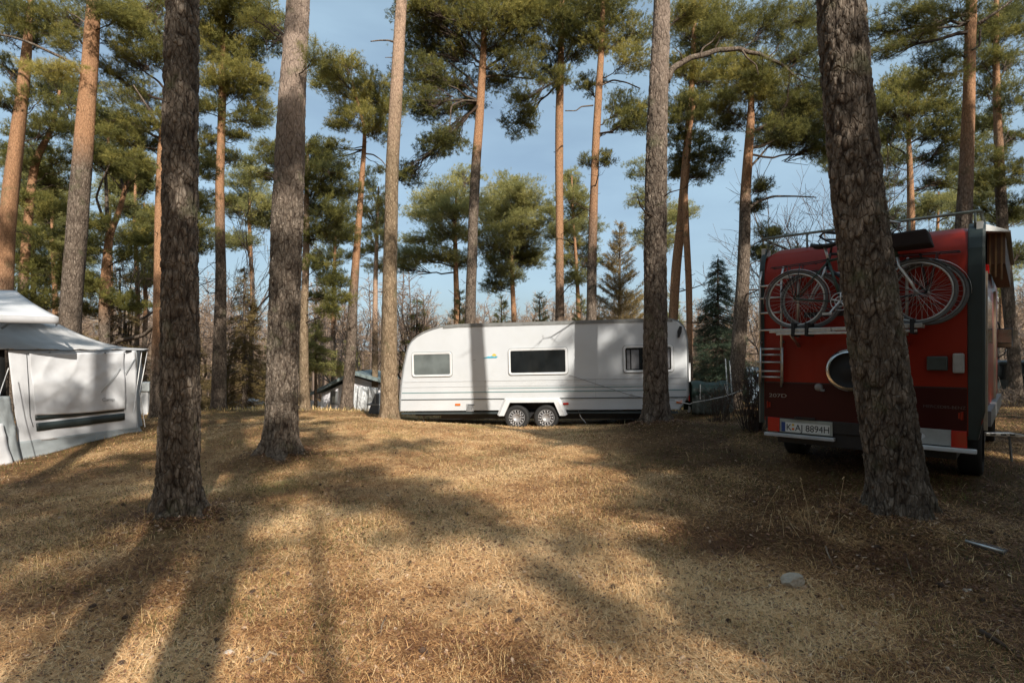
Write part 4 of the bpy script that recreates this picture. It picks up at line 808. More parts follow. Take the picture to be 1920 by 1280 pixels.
# --- far wood on the slope, too many and too fine to count
rng = np.random.default_rng(90); A_, R_, fm = [], [], MB()
N = 620; X = rng.uniform(-78, 88, N); Y = rng.uniform(46, 90, N); Z = ground(X, Y); H = rng.uniform(6.5, 11, N) * (.75 + .5 * vnoise(X, Y, .09, 5))
A_ = np.stack([np.stack([X, Y, Z - .3], -1), np.stack([X + rng.normal(0, .3, N), Y, Z + H * .5], -1), np.stack([X + rng.normal(0, .5, N), Y, Z + H], -1)], 1)
tm = MB(); tm.tubes(A_, np.tile([.12, .08, .02], (N, 1)), 4)
K = 60; u = rng.random((N, K)); s = A_[:, 1][:, None] * (1 - u)[..., None] + A_[:, 2][:, None] * u[..., None]; s = s + (A_[:, 0] - A_[:, 1])[:, None] * (.6 * rng.random((N, K)) ** 2)[..., None]
e = s + rng.normal(size=(N, K, 3)) * np.array([1.0, 1.0, .5]) * (1.15 - .7 * u)[..., None] + np.array([0, 0, .5])
P = np.stack([s, (s + e) / 2 + rng.normal(0, .12, s.shape), e], 2).reshape(-1, 3, 3); tm.tubes(P, np.tile([.035, .025, .012], (len(P), 1)), 3)
o = tm.build('far_wood', plain('far_wood_bark', (.20, .145, .11), .9, var=.4, scale=.6), fix=False); tag(o, kind='stuff')
spray(fm, e.reshape(-1, 3), unit((e - s).reshape(-1, 3)), rng, np.clip(np.repeat(rng.normal(.5, .25, N), K), 0, 1), 7, .55, .045, .5)
o = fm.build('far_wood_twigs', FARWOOD, fix=False); tag(o, kind='stuff')

# --- rest of the wood, unseen behind and beside the photographer, added to block skylight
rng = np.random.default_rng(95); TT, fm2 = [], MB()
for k in range(260):
    an = rng.uniform(math.radians(58), math.radians(302)); R = rng.uniform(31, 50) if 130 < math.degrees(an) < 195 else rng.uniform(20, 44); x, y = R * math.sin(an), R * math.cos(an)
    if y > -26 and -10 < x - .436 * (4 - y) < 13 and y < 5: continue
    if y > 0 and abs(x) < 1.05 * y + 6: continue
    h = rng.uniform(12, 18); z = gz(x, y); TT.append([(x, y, z - .3), (x + rng.normal(0, .3), y, z + h * .6), (x + rng.normal(0, .5), y, z + h)])
    n = 60; zz = z + h * (.25 + .75 * rng.random(n)); rr = (1 - (zz - z) / h) * 2.2 + .7; c = np.stack([x + rng.normal(0, .5, n) * rr, y + rng.normal(0, .5, n) * rr, zz], -1)
    spray(fm2, c, unit(rng.normal(size=(n, 3))), rng, rng.random(n) * .5, 14, .8, .13, .5)
fm2.tubes(np.array(TT), np.tile([.2, .13, .04], (len(TT), 1)), 6, wood=1.); tag(fm2.build('unseen_wood', PINE, fix=False), kind='stuff')
# ------------------------------------------------------------------ paints and materials for the vehicles
WHITE = plain('caravan_white', (.57, .595, .62), .38, var=.07, scale=1.4, dirt=(.52, .53, .52), spec=.4)
WHITE2 = plain('white_trim', (.66, .67, .68), .4, var=.08, scale=5)
GREY_T = plain('grey_trim', (.22, .23, .23), .5, var=.2)
RUBBER = plain('black_rubber', (.018, .018, .018), .75, var=.4, scale=20)
BLACK = plain('black_plastic', (.02, .02, .022), .45, var=.3)
ALU = plain('aluminium', (.62, .62, .60), .38, metal=.85, var=.2, scale=30)
CHROME = plain('chrome', (.75, .75, .74), .18, metal=1, var=.1)
TEAL = plain('teal_stripe', (.13, .24, .25), .45, var=.1)
DARKST = plain('dark_stripe', (.05, .065, .07), .45, var=.15)
AMBER = plain('amber_lens', (.75, .16, .02), .25, var=.1); REDL = plain('red_lens', (.45, .012, .008), .2, var=.15)
YEL = plain('yellow_decal', (.75, .50, .06), .5); BLUE = plain('blue_decal', (.06, .38, .52), .5)
def glassm(name, col, rough=.06):
    m, nt, b = newmat(name)
    c = mixc(nt, ramp(nt, noise(nt, 2.2, 3), [(.35, (0, 0, 0)), (.65, (1, 1, 1))]), col, [x * 1.6 for x in col])
    nt.links.new(c, b.inputs['Base Color']); b.inputs['Roughness'].default_value = rough; b.inputs['Specular IOR Level'].default_value = .7; return m
GLASS = glassm('dark_window', (.010, .012, .013)); GLASS_G = glassm('blind_window', (.10, .115, .115), .15)
CURT = plain('curtain', (.16, .16, .17), .9, var=.4, scale=5)

# ------------------------------------------------------------------ caravan
car = empty('caravan', (-2.82, 13.6, .166), (0, math.radians(-1.4), math.radians(-10.9)), 'long white caravan with twin wheels and three dark windows parked broadside', 'caravan')
PROF = [(.02, 0), (.03, .35), (.075, .75), (.15, 1.15), (.235, 1.5), (.30, 1.66), (.40, 1.79), (.53, 1.89), (.72, 1.985), (.95, 2.06), (1.2, 2.115), (1.6, 2.135), (6.45, 2.10), (6.62, 2.085), (6.76, 2.03), (6.86, 1.93), (6.91, 1.80), (6.94, 1.6), (6.94, .36), (6.72, 0)]
def inset(poly, d):
    n = len(poly); out = []
    for i in range(n):
        a, b_, c_ = Vector(poly[i - 1]), Vector(poly[i]), Vector(poly[(i + 1) % n]); e1 = (b_ - a).normalized(); e2 = (c_ - b_).normalized(); nn = Vector((-(e1.y + e2.y), e1.x + e2.x)).normalized()
        out.append(tuple(b_ - nn * d))
    return out
IN = inset(PROF, .05); IN2 = inset(PROF, .015)
area = sum(PROF[i - 1][0] * PROF[i][1] - PROF[i][0] * PROF[i - 1][1] for i in range(len(PROF)))
if sum(IN[i - 1][0] * IN[i][1] - IN[i][0] * IN[i - 1][1] for i in range(len(IN))) ** 2 > area ** 2: IN = inset(PROF, -.05); IN2 = inset(PROF, -.015)
m = MB(); n = len(PROF); Wd = 2.28
# wheel opening cut from the side as a notch in the outline
NOTCH = [(4.03, 0), (3.90, .24), (2.82, .24), (2.66, 0)]
def ring(P, y): return [(p[0], y, p[1]) for p in P]
rings = [ring(IN, .0), ring(IN2, .008), ring(PROF, .035), ring(PROF, Wd - .035), ring(IN2, Wd - .008), ring(IN, Wd)]
V = [v for r in rings for v in r]; Fc = []
for k in range(5):
    for i in range(n):
        j = (i + 1) % n
        if i == n - 1: continue          # leave the floor edge open for the wheels
        Fc.append((k * n + i, k * n + j, (k + 1) * n + j, (k + 1) * n + i))
m.add(V, Fc)
side = [(p[0], 0, p[1]) for p in IN] 
lo = [(IN[-1][0], IN[-1][1])] + [(x, max(z, IN[-1][1])) for x, z in NOTCH] + [(IN[0][0], IN[0][1])]
for y in (0., Wd):
    P_ = [(p[0], y, p[1]) for p in IN] + [(x, y, z) for x, z in lo[1:-1]]
    m.add(P_, [tuple(range(len(P_)))])
body = m.build('body', WHITE, car, smooth=False); 
for p in body.data.polygons: p.use_smooth = len(p.vertices) == 4
body.data.shade_smooth() if False else None
# near side panel seams, swages and stripes
def strip(name, x0, x1, z0, z1, mat, y=-.006, parent=car, b=0, th=.006):
    return MB().box(x0, x1, y, y + th + .002, z0, z1).build(name, mat, parent, bevel=b)
def xl(z): return float(np.interp(z, [0, .35, .75, 1.15, 1.5], [.07, .08, .125, .2, .28]))
m = MB()
for z, h in ((.745, .008), (.615, .006)): m.box(xl(z), 6.89, -.007, .002, z, z + h)
m.box(4.86, 4.866, -.0065, .002, .30, .74)
m.build('seam', plain('seam_grey', (.42, .43, .44), .5), car)
strip('stripe', xl(.5), 6.88, .470, .490, TEAL); strip('stripe', xl(.33), 6.88, .305, .325, DARKST, y=-.012, th=.012)
strip('stripe', 2.3, 6.5, .560, .575, TEAL)
m = MB().box(xl(0), 2.6, -.004, .03, -.045, 0).box(4.1, 6.69, -.004, .03, -.045, 0); m.build('skirt_rail', DARKST, car)
# roof edge rail
m = MB(); rp_ = [(p[0], p[1]) for p in PROF[6:14]]
for i in range(len(rp_) - 1):
    (xa, za), (xb, zb) = rp_[i], rp_[i + 1]; d0 = .07 if i > 3 else .025
    m.hexa([(xa, -.012, za - d0), (xb, -.012, zb - d0), (xb, .05, zb - d0), (xa, .05, za - d0), (xa, -.012, za + .012), (xb, -.012, zb + .012), (xb, .05, zb + .012), (xa, .05, za + .012)])
m.build('roof_rail', plain('rail_grey', (.20, .205, .20), .6, var=.3), car)
m = MB(); pts = [(p[0], -.004, p[1]) for p in inset(PROF, .004 if IN is not None else 0)[12:20]]; m.tube(pts, .010, 6); m.tube([(p[0], -.004, p[1]) for p in PROF[0:9]], .010, 6); m.build('edge_trim', GREY_T, car, smooth=True)
def rrect(x0, x1, z0, z1, r, n=5):
    P = []
    for cx, cz, a0 in ((x1 - r, z1 - r, 0), (x0 + r, z1 - r, 90), (x0 + r, z0 + r, 180), (x1 - r, z0 + r, 270)):
        for k in range(n + 1): a = math.radians(a0 + 90 * k / n); P.append((cx + r * math.cos(a), cz + r * math.sin(a)))
    return P
def window(x0, x1, z0, z1, mat, curtain=False):
    o_ = rrect(x0 - .05, x1 + .05, z0 - .05, z1 + .05, .07); i_ = rrect(x0, x1, z0, z1, .035)
    m = MB(); n = len(o_)
    m.add([(p[0], 0, p[1]) for p in o_] + [(p[0], -.028, p[1]) for p in o_] + [(p[0], -.032, p[1]) for p in inset2(o_, .014)] + [(p[0], -.026, p[1]) for p in i_] + [(p[0], -.004, p[1]) for p in i_],
          [(k * n + i, k * n + (i + 1) % n, (k + 1) * n + (i + 1) % n, (k + 1) * n + i) for k in range(4) for i in range(n)])
    wf = m.build('window', WHITE2, car)
    s = MB(); o3 = rrect(x0 - .063, x1 + .063, z0 - .063, z1 + .063, .08); s.add([(p[0], -.003, p[1]) for p in o3], [tuple(range(len(o3)))]); s.build('seal', GREY_T, wf)
    p_ = MB(); p_.add([(p[0], -.014, p[1]) for p in i_], [tuple(range(n))]); p_.build('pane', mat, wf)
    if curtain:
        c = MB()
        for a, b_ in ((x0 + .03, x0 + .10), (x0 + .13, x0 + .30), (x0 + .46, x0 + .50), (x1 - .28, x1 - .12), (x1 - .09, x1 - .03)): c.box(a, b_, -.0165, -.0142, z0 + .03, z1 - .05)
        c.build('curtain', CURT, wf)
    return wf
def inset2(P, d):
    cx = sum(p[0] for p in P) / len(P); cz = sum(p[1] for p in P) / len(P)
    return [(p[0] - d * (1 if p[0] > cx else -1), p[1] - d * (1 if p[1] > cz else -1)) for p in P]
window(.43, 1.36, .925, 1.425, GLASS_G); window(2.87, 4.18, .93, 1.455, GLASS); window(5.56, 6.57, .94, 1.455, GLASS, True)
# wheel arch flare
A_ = [(2.56, -.09), (2.74, .30), (3.98, .30), (4.15, -.09)]; B_ = [(2.68, -.09), (2.83, .225), (3.89, .225), (4.02, -.09)]
m = MB(); m.add([(p[0], -.045, p[1]) for p in A_] + [(p[0], -.045, p[1]) for p in B_] + [(p[0] + (.05 if i < 2 else -.05) * -1, .0, p[1] + .03) for i, p in enumerate(A_)] + [(p[0], .06, p[1]) for p in B_],
    [(0, 1, 5, 4), (1, 2, 6, 5), (2, 3, 7, 6), (8, 9, 1, 0), (9, 10, 2, 1), (10, 11, 3, 2), (4, 5, 13, 12), (5, 6, 14, 13), (6, 7, 15, 14)])
m.build('wheel_arch', WHITE2, car)
MB().box(2.5, 4.2, .06, .5, .24, .26).box(2.6, 4.1, .5, .52, -.2, .26).build('wheel_well', BLACK, car)
MB().box(.3, 6.6, .35, Wd - .1, -.12, -.02).box(1.0, 6.2, .3, .42, -.2, -.04).build('chassis', BLACK, car)
def wheel(x, z, y, r, parent, rim_r, holes=14, w=.17, mat=None):
    wo_ = empty('wheel', (x, y, z)); wo_.parent = parent
    m = MB(); m.lathe([(rim_r, 0), (rim_r + .02, -.012), (r - .03, -.02), (r - .006, -.005), (r, .03), (r, w - .03), (r - .02, w), (rim_r, w)], axis='y', n=36); 
    t_ = m.build('tyre', RUBBER, wo_, smooth=True); t_.rotation_euler = (0, 0, 0); t_.scale = (1, -1, 1)
    m = MB(); rr = rim_r
    m.lathe([(rr, -.004), (rr - .012, -.006), (rr - .022, .02), (rr * .86, .028)], axis='y', n=36)
    m.lathe([(rr * .62, .012), (rr * .52, .004), (rr * .40, .010), (rr * .34, .03), (0.001, .028)], axis='y', n=36)
    for k in range(holes):      # spokes between the vent holes
        a = 2 * math.pi * k / holes; hw = math.pi / holes * .52; q = []
        for rad, yy in ((rr * .61, .012), (rr * .87, .029)):
            for s in (-1, 1): q.append((rad * math.cos(a + s * hw), yy, rad * math.sin(a + s * hw)))
        q2 = [(p[0], p[1] + .008, p[2]) for p in q]; m.add(q + q2, [(0, 1, 3, 2), (4, 6, 7, 5), (0, 4, 5, 1), (2, 3, 7, 6), (0, 2, 6, 4), (1, 5, 7, 3)])
    o_ = m.build('rim', mat or CHROME2, wo_, smooth=False); o_.scale = (1, -1, 1)
    for i, p in enumerate(o_.data.polygons): p.use_smooth = True
    MB().lathe([(rr * .9, .05), (0.001, .05)], axis='y', n=24).build('brake_drum', BLACK, wo_).scale = (1, -1, 1)
    return wo_
CHROME2 = plain('painted_rim', (.36, .36, .37), .4, metal=.3, var=.2, dirt=(.2, .17, .13))
wheel(2.98, -.14, .03, .30, car, .195); wheel(3.69, -.14, .03, .30, car, .195)
for x0, mt, z0 in ((1.47, AMBER, .165), (4.10, REDL, .165), (6.66, AMBER, .185)): strip('marker_lamp', x0, x0 + .13, z0, z0 + .045, mt, y=-.022, th=.02, b=.004)
# sun and waves decal
m = MB(); 
def disc(m, cx, cz, r, y, a0=0, a1=360, n=20): m.add([(cx, y, cz)] + [(cx + r * math.cos(math.radians(a0 + (a1 - a0) * k / n)), y, cz + r * math.sin(math.radians(a0 + (a1 - a0) * k / n))) for k in range(n + 1)], [(0, k + 1, k + 2) for k in range(n)])
disc(m, 2.47, 1.345, .055, -.0045, 0, 180); dc = m.build('decal', YEL, car); m = MB()
P_ = [(2.18, 1.29), (2.24, 1.315), (2.29, 1.33), (2.34, 1.345), (2.37, 1.33), (2.40, 1.35), (2.43, 1.345), (2.47, 1.325), (2.51, 1.345), (2.56, 1.33), (2.52, 1.295), (2.46, 1.30), (2.36, 1.295), (2.28, 1.30)]
m.prism(P_, -.008, -.004); m.build('wave', BLUE, dc)
MB().prism([(1.93, 1.245), (2.0, 1.262), (2.02, 1.275), (1.95, 1.26)], -.005, -.003).build('decal', GREY_T, car)
m = MB(); m.box(1.74, 1.93, -.0055, 0, .02, .20); hp = m.build('service_hatch', plain('hatch_grey', (.35, .36, .37), .5), car); m = MB()
for k in range(5): m.tube([(1.75 + k * .028, -.008, .03), (1.80 + k * .028, -.008, .185)], .005, 4)
m.tube([(1.78, -.008, .185), (1.96, -.008, .175)], .006, 4).build('grille', BLACK, hp)
m = MB(); m.prism([(6.72, 1.66), (6.76, 1.66), (6.81, 1.78), (6.82, 1.90), (6.77, 1.92), (6.72, 1.80)], -.05, 0); m.build('awning_lamp', BLACK, car, bevel=.006)
m = MB(); m.lathe([(.045, 0), (.05, -.02), (.03, -.035), (.001, -.036)], c=(5.67, -.02, .36), axis='y', n=16); m.build('water_cap', ALU, car, smooth=True)
m = MB(); m.box(6.935, 6.96, .06, .25, .22, .40).build('tail_lamp', REDL, car, bevel=.004)
for x_ in (.5, 6.3): MB().tube([(x_, .4, 0), (x_, .4, -.42)], .025, 6).build('corner_steady', GREY_T, car)
MB().box(-.95, .1, 1.05, 1.13, -.06, .03).box(-.95, .1, 1.2, 1.28, -.06, .03).build('drawbar', GREY_T, car)
MB().box(1.9, 2.5, .7, 1.3, 2.12, 2.17).build('roof_vent', WHITE2, car, bevel=.02)
cm = car.matrix_world.copy()
def frame_mat(o): return Matrix.LocRotScale(o.location, o.rotation_euler, o.scale)
CM = frame_mat(car)
def cw(x, y, z): return CM @ Vector((x, y, z))
LINE = plain('guy_line', (.18, .18, .19), .8, var=.3); LINEW = plain('white_rope', (.75, .74, .72), .8)
m = MB(); m.tube([cw(4.26, -.03, .86), cw(5.0, -.05, .60), cw(5.67, -.06, .37)], .006, 5); m.tube([cw(5.67, -.06, .37), cw(6.2, -.3, .28), cw(6.6, -.35, .27)], .006, 5)
tag(m.build('guy_line', LINE), 'thin dark cord stretched slantwise across the caravan side below its middle window', 'cord')
m = MB(); a = cw(6.6, -.35, .27); pts = [a, cw(6.9, -.4, .19)] + [W(x, y, 11.8 - .4 * i) for i, (x, y) in enumerate([(1300, 754), (1330, 749), (1362, 742), (1400, 728)])]; m.tube(pts, .009, 5)
tag(m.build('rope', LINEW), 'white rope sagging from the caravan corner to the two poles beside the bramble', 'rope')
m = MB(); pts = [cw(4.45, .1, .0), cw(4.5, .0, -.12), cw(4.62, -.02, -.26)]; m.tube(pts, .008, 5); tag(m.build('cable', LINEW), 'short white cable hanging out under the caravan behind its wheels', 'cable')

# ------------------------------------------------------------------ red camper van (local x along its rear face, y forwards)
GV = .24
van = empty('camper_van', (3.09, 6.80, GV), (0, 0, math.atan2(-.684, .729)), 'high roofed red camper van seen from behind, loaded with bicycles', 'van')
VM = frame_mat(van)
RED = plain('red_paint', (.29, .017, .004), .4, var=.2, scale=1.2, coat=.1, spec=.3)
RED_SHADED = plain('red_paint_shaded', (.05, .003, .002), .42, var=.2, scale=1.5, spec=.3)  # same red paint darkened: shade on the lower rear put in colour
TRIMG = plain('dark_green_trim', (.022, .034, .032), .45, var=.25, scale=3)
LIGHTP = plain('light_panel', (.42, .42, .40), .5, var=.2)
def prof_body(y0, y1, L):   # cross section in x,z: tall box with rounded roof corners
    pass
def loftz(m, secs):         # list of closed rings
    n = len(secs[0]); v = [p for s in secs for p in s]
    m.add(v, [(k * n + i, k * n + (i + 1) % n, (k + 1) * n + (i + 1) % n, (k + 1) * n + i) for k in range(len(secs) - 1) for i in range(n)] + [tuple(range(n))[::-1], tuple(range((len(secs) - 1) * n, len(secs) * n))])
def vring(y, x0=0., x1=2.1, z0=.55, ztop=2.70, r=.22, tx=0.):
    P = [(x0 + .06, y, z0), (x1 - .06, y, z0), (x1, y, z0 + .15), (x1, y, 1.0), (x1, y, 1.6)]
    for k in range(7): a = math.radians(90 * k / 6); P.append((x1 - r + r * math.cos(a) - tx * math.sin(a), y, ztop - r + r * math.sin(a)))
    for k in range(7): a = math.radians(90 + 90 * k / 6); P.append((x0 + r + r * math.cos(a) + tx * math.sin(a), y, ztop - r + r * math.sin(a)))
    P += [(x0, y, 1.6), (x0, y, 1.0), (x0, y, z0 + .15)]
    return P
m = MB()
secs = []
for y, zt in ((0.0, 2.36), (.015, 2.44), (.045, 2.52), (.09, 2.59), (.15, 2.64), (.25, 2.675), (.4, 2.69), (1.5, 2.70), (3.2, 2.70), (3.7, 2.66), (4.0, 2.45)):
    secs.append(vring(y, ztop=zt, r=.20 if y > .1 else .12))
loftz(m, secs)
bd = m.build('body', RED, van, smooth=True)
mod = bd.modifiers.new('e', 'EDGE_SPLIT'); mod.split_angle = math.radians(40)
# cab in front: lower with sloping windscreen
m = MB(); c0 = [(.06, 3.9, .5), (2.04, 3.9, .5), (2.06, 3.9, 1.2), (1.95, 3.9, 2.05), (.15, 3.9, 2.05), (.04, 3.9, 1.2)]; c1 = [(p[0], 4.35, p[2]) for p in c0[:3]] + [(1.9, 4.25, 1.98), (.2, 4.25, 1.98), (.04, 4.35, 1.2)]
c2 = [(.1, 5.1, .5), (2.0, 5.1, .5), (1.98, 5.1, 1.1), (1.9, 4.75, 1.25), (.2, 4.75, 1.25), (.12, 5.1, 1.1)]; loftz(m, [c0, c1, c2]); m.build('cab', RED, van, bevel=.03)
MB().hexa([(2.062, 4.0, 1.28), (2.062, 4.5, 1.28), (2.05, 4.5, 1.28), (2.05, 4.0, 1.28), (2.0, 4.0, 1.9), (2.0, 4.25, 1.9), (1.98, 4.25, 1.9), (1.98, 4.0, 1.9)]).build('cab_window', GLASS, van)
# corner trims, full height, dark green grey
for x0, x1 in ((-.015, .055), (1.985, 2.118)):
    m = MB(); zs = [.52, .8, 1.3, 1.9, 2.25, 2.42, 2.53, 2.61, 2.66, 2.70]; ys = [-.010, -.014, -.014, -.014, -.012, -.002, .03, .075, .13, .21]
    P = [[(x0 if z > .8 or x0 < 1 else x0 + .05, y + .012, z) , (x0 + .008, y, z), (x1 - .02 - (.05 if z < .7 else 0), y, z), (x1 - (.05 if z < .7 else 0), y + .02, z), (x1 - (.05 if z < .7 else 0), y + .12, z)] for z, y in zip(zs, ys)]
    if x0 < 1: P = [[(x1, y, z), (x0 + .02, y, z), (x0, y + .02, z), (x0, y + .12, z)] for z, y in zip(zs, ys)]
    m.grid(np.array(P)); m.build('corner_trim', TRIMG, van, smooth=False)
m = MB(); m.box(.0, 2.1, -.001, .003, 1.005, 1.025) if False else None
# door seam and creases
m = MB(); m.box(.06, 1.98, -.009, .002, 1.02, 1.032); m.box(.06, 1.98, -.006, .002, 1.88, 1.886); m.box(1.03, 1.036, -.004, .002, .62, 2.3); m.build('seam', BLACK, van)
MB().box(.058, 1.982, -.007, .001, .60, 1.018).build('shaded_lower_panel', RED_SHADED, van)
for x in (.075, 1.925):
    for z in (.75, 1.35, 2.05):
        m = MB(); m.tube([(x + .02, -.02, z - .04), (x + .02, -.02, z + .04)], .011, 8).box(x - .01 if x > 1 else x + .02, x + .01 if x > 1 else x + .05, -.014, -.002, z - .03, z + .03); m.build('hinge', RED, van)
m = MB(); m.box(1.06, 1.20, -.03, -.002, 1.06, 1.085).box(1.06, 1.08, -.03, -.002, 1.03, 1.11); m.build('door_handle', BLACK, van, bevel=.004)
m = MB(); m.box(.50, .95, -.006, .001, 1.80, 1.86); m.build('vent', BLACK, van)
MB().box(.065, 1.975, -.008, .002, .46, .60).box(.2, 1.9, .02, .5, .30, .46).build('rear_valance', BLACK, van, bevel=.005)
# light panels with plate and lamps, bumper strips
pl = MB().box(1.42, 1.86, -.026, -.006, .44, .60).build('light_panel', LIGHTP, van, bevel=.003)
MB().box(1.86, 1.985, -.034, -.006, .43, .60).build('tail_lamp', REDL, van, bevel=.005)
MB().box(.10, .235, -.034, -.006, .43, .60).build('tail_lamp', REDL, van, bevel=.005)
MB().box(1.38, 2.06, -.075, -.006, .385, .428).build('bumper_strip', WHITE2, van, bevel=.008)
MB().box(.07, .83, -.075, -.006, .375, .415).build('bumper_strip', plain('bumper_grey', (.5, .5, .5), .5), van, bevel=.008)
plate = MB().box(.235, .80, -.020, -.010, .43, .59).build('number_plate', plain('plate_holder', (.40, .41, .36), .5), van)
MB().box(.30, .775, -.024, -.0195, .44, .552).build('plate_face', plain('plate_white', (.70, .70, .66), .35, var=.05), plate)
MB().box(.255, .298, -.0245, -.0195, .44, .552).build('plate_band', plain('plate_blue', (.02, .06, .22), .4), plate)
MB().box(.40, .62, -.04, -.02, .60, .625).build('plate_lamp', BLACK, plate)
INK = plain('ink', (.012, .012, .012), .5, var=0)
def vtext(s, x, z, size, width, mat, parent=van, y=-.026, name='lettering'): return text(s, name, mat, parent, (x, y, z), (math.radians(90), 0, 0), size, width)
vtext('K', .308, .458, .108, .055, INK, plate, -.0245); vtext('AJ 8894H', .408, .458, .108, .36, INK, plate, -.0245)
m = MB(); disc(m, .385, .525, .014, -.0248); m.build('seal', YEL, plate); m = MB(); disc(m, .385, .475, .014, -.0248); m.build('seal', AMBER, plate)
m = MB(); m.add([(1.60 + .05 * math.cos(a), -.0275, .52 + .032 * math.sin(a)) for a in np.linspace(0, 6.283, 24, endpoint=False)], [tuple(range(24))]); ov = m.build('sticker', WHITE2, van)
vtext('D', 1.582, .502, .05, .034, INK, ov, -.0285)
BADGE = plain('badge_grey', (.35, .33, .32), .35, metal=.5)
vtext('207D', .105, .845, .062, .20, BADGE, van, -.009)
m = MB(); m.lathe([(.024, 0), (.022, -.012), (.001, -.015)], c=(.355, -.006, .865), axis='y', n=16); m.build('lock', BADGE, van)
vtext('MERCEDES-BENZ', 1.63, .815, .042, .34, plain('badge_dark', (.16, .14, .14), .35, metal=.5), van, -.009)
# spare wheel with chrome ring
sw = empty('spare_wheel', (.99, -.01, 1.19)); sw.parent = van
m = MB(); m.lathe([(.225, 0), (.242, -.03), (.242, -.11), (.222, -.14), (.195, -.145)], axis='y', n=40).build('ring', CHROME, sw, smooth=True)
m = MB(); m.lathe([(.198, -.142), (.19, -.12), (.14, -.10), (.09, -.12), (.05, -.14), (.001, -.142)], axis='y', n=40).build('cover', RUBBER, sw, smooth=True)
for q in sw.children: q.scale = (1, -1, 1)
for q in sw.children: q.scale = (1, 1, 1); 
# the lathe's axis 'y' runs to -height: flip outward
for q in sw.children: q.scale = (1, -1, 1)
m = MB(); m.lathe([(.045, 0), (.045, .02), (.03, .035), (.001, .036)], c=(0, 0, 0), axis='y', n=20); o_ = m.build('filler_cap', plain('cap_grey', (.28, .26, .25), .5), van, smooth=True); o_.location = (.66, -.006, .985); m = MB().box(.02, .06, -.03, 0, -.045, -.02).build('latch', GREY_T, o_)
# two boxes (sockets)
MB().box(1.665, 1.835, -.06, -.002, 1.20, 1.345).build('socket_box', plain('grey_box', (.06, .075, .07), .4), van, bevel=.012)
so = MB().box(1.875, 1.965, -.075, -.002, 1.175, 1.375).build('socket_box', plain('beige_box', (.42, .40, .37), .5), van, bevel=.014); so['label'] = 'pale upright box'
# ladder
ld = empty('ladder', (0, 0, 0)); ld.parent = van
m = MB(); 
for x, z1 in ((.02, 2.27), (.27, 2.30)): m.tube([(x, -.07, .97), (x, -.07, z1), (x, .0, z1 + .12)], .014, 8); m.tube([(x + .02, -.10, 1.02), (x + .02, -.10, 1.45)], .011, 8)
m.build('rails', ALU, ld, smooth=True)
for z in (1.09, 1.16, 1.27, 1.36, 1.43, 1.66, 1.87, 2.05, 2.2): MB().tube([(-.01 if z in (1.27, 1.16) else .02, -.075, z), (.27, -.075, z)], .012, 8).build('rung', ALU, ld, smooth=True)
MB().box(.255, .285, -.08, 0, 1.50, 1.53).box(.005, .035, -.08, 0, 1.50, 1.53).box(.255, .285, -.08, 0, 2.1, 2.13).build('bracket', GREY_T, ld)
# roof rack
rk = empty('roof_rack', (0, 0, 0)); rk.parent = van; m = MB()
m.tube([(.0, .12, 2.82), (2.08, .12, 2.80)], .016, 8); m.tube([(.0, .12, 2.82), (.0, 3.0, 2.82)], .016, 8); m.tube([(2.08, .12, 2.80), (2.08, 3.0, 2.80)], .016, 8)
m.tube([(.05, 1.2, 2.80), (2.05, 1.2, 2.82)], .014, 8)
for x in (.05, .12, .5, 1.0, 1.5, 2.04): m.tube([(x, .12, 2.64), (x, .12, 2.82)], .012, 6)
m.build('rail', plain('rack_grey', (.20, .225, .20), .5, metal=.4), rk, smooth=True)
MB().box(-.01, .03, .08, .3, 2.60, 2.69).box(2.05, 2.1, .08, .4, 2.60, 2.69).build('foot', LIGHTP, rk)
# side awning case with brown striped slats, light lid
aw = MB().box(2.12, 2.26, .35, 3.0, 2.28, 2.60).build('side_awning', plain('brown_slat', (.10, .05, .02), .6), van); m = MB()
for k in range(3): m.box(2.135 + k * .045, 2.150 + k * .045, .338, .352, 2.18 - .03 * k, 2.60)
m.build('slat', plain('ochre_slat', (.17, .10, .035), .6), aw); MB().hexa([(2.10, .15, 2.60), (2.30, .3, 2.585), (2.30, 3.1, 2.585), (2.0, 3.1, 2.66), (2.05, .15, 2.70), (2.30, .3, 2.60), (2.30, 3.1, 2.60), (2.0, 3.1, 2.70)]).build('lid', LIGHTP, aw)
MB().box(2.105, 2.14, .2, .32, 2.18, 2.27).build('side_lamp', REDL, van, bevel=.006)
# side windows, sill and door trim on the right flank
MB().box(2.1, 2.112, .5, 1.9, 1.5, 2.0).build('side_window', GLASS, van, bevel=.004); PT = plain('pale_trim', (.5, .45, .33), .5); MB().box(2.1, 2.13, .18, .24, .6, 2.2).build('side_trim', PT, van); MB().box(2.1, 2.125, 2.6, 2.64, .6, 2.2).build('side_trim', PT, van)
MB().box(2.1, 2.15, .4, 3.9, .62, .78).build('sill', GREY_T, van)
wheel(1.88, .34, 0, .34, van, .20, w=.22) if False else None
for y in (1.05, 4.25):
    for x, fl in ((1.86, 1), (.24, -1)):
        wo_ = empty('wheel', (x, y, .34)); wo_.parent = van; wo_.rotation_euler = (0, 0, math.radians(90 * fl))
        m = MB(); m.lathe([(.20, 0), (.31, -.01), (.335, .01), (.34, .04), (.34, .17), (.32, .2), (.2, .2)], axis='y', n=32); m.build('tyre', RUBBER, wo_, smooth=True)
        m = MB(); m.lathe([(.20, .0), (.19, .03), (.1, .05), (.06, -.01), (.001, -.01)], axis='y', n=32).build('rim', CHROME2, wo_, smooth=True)
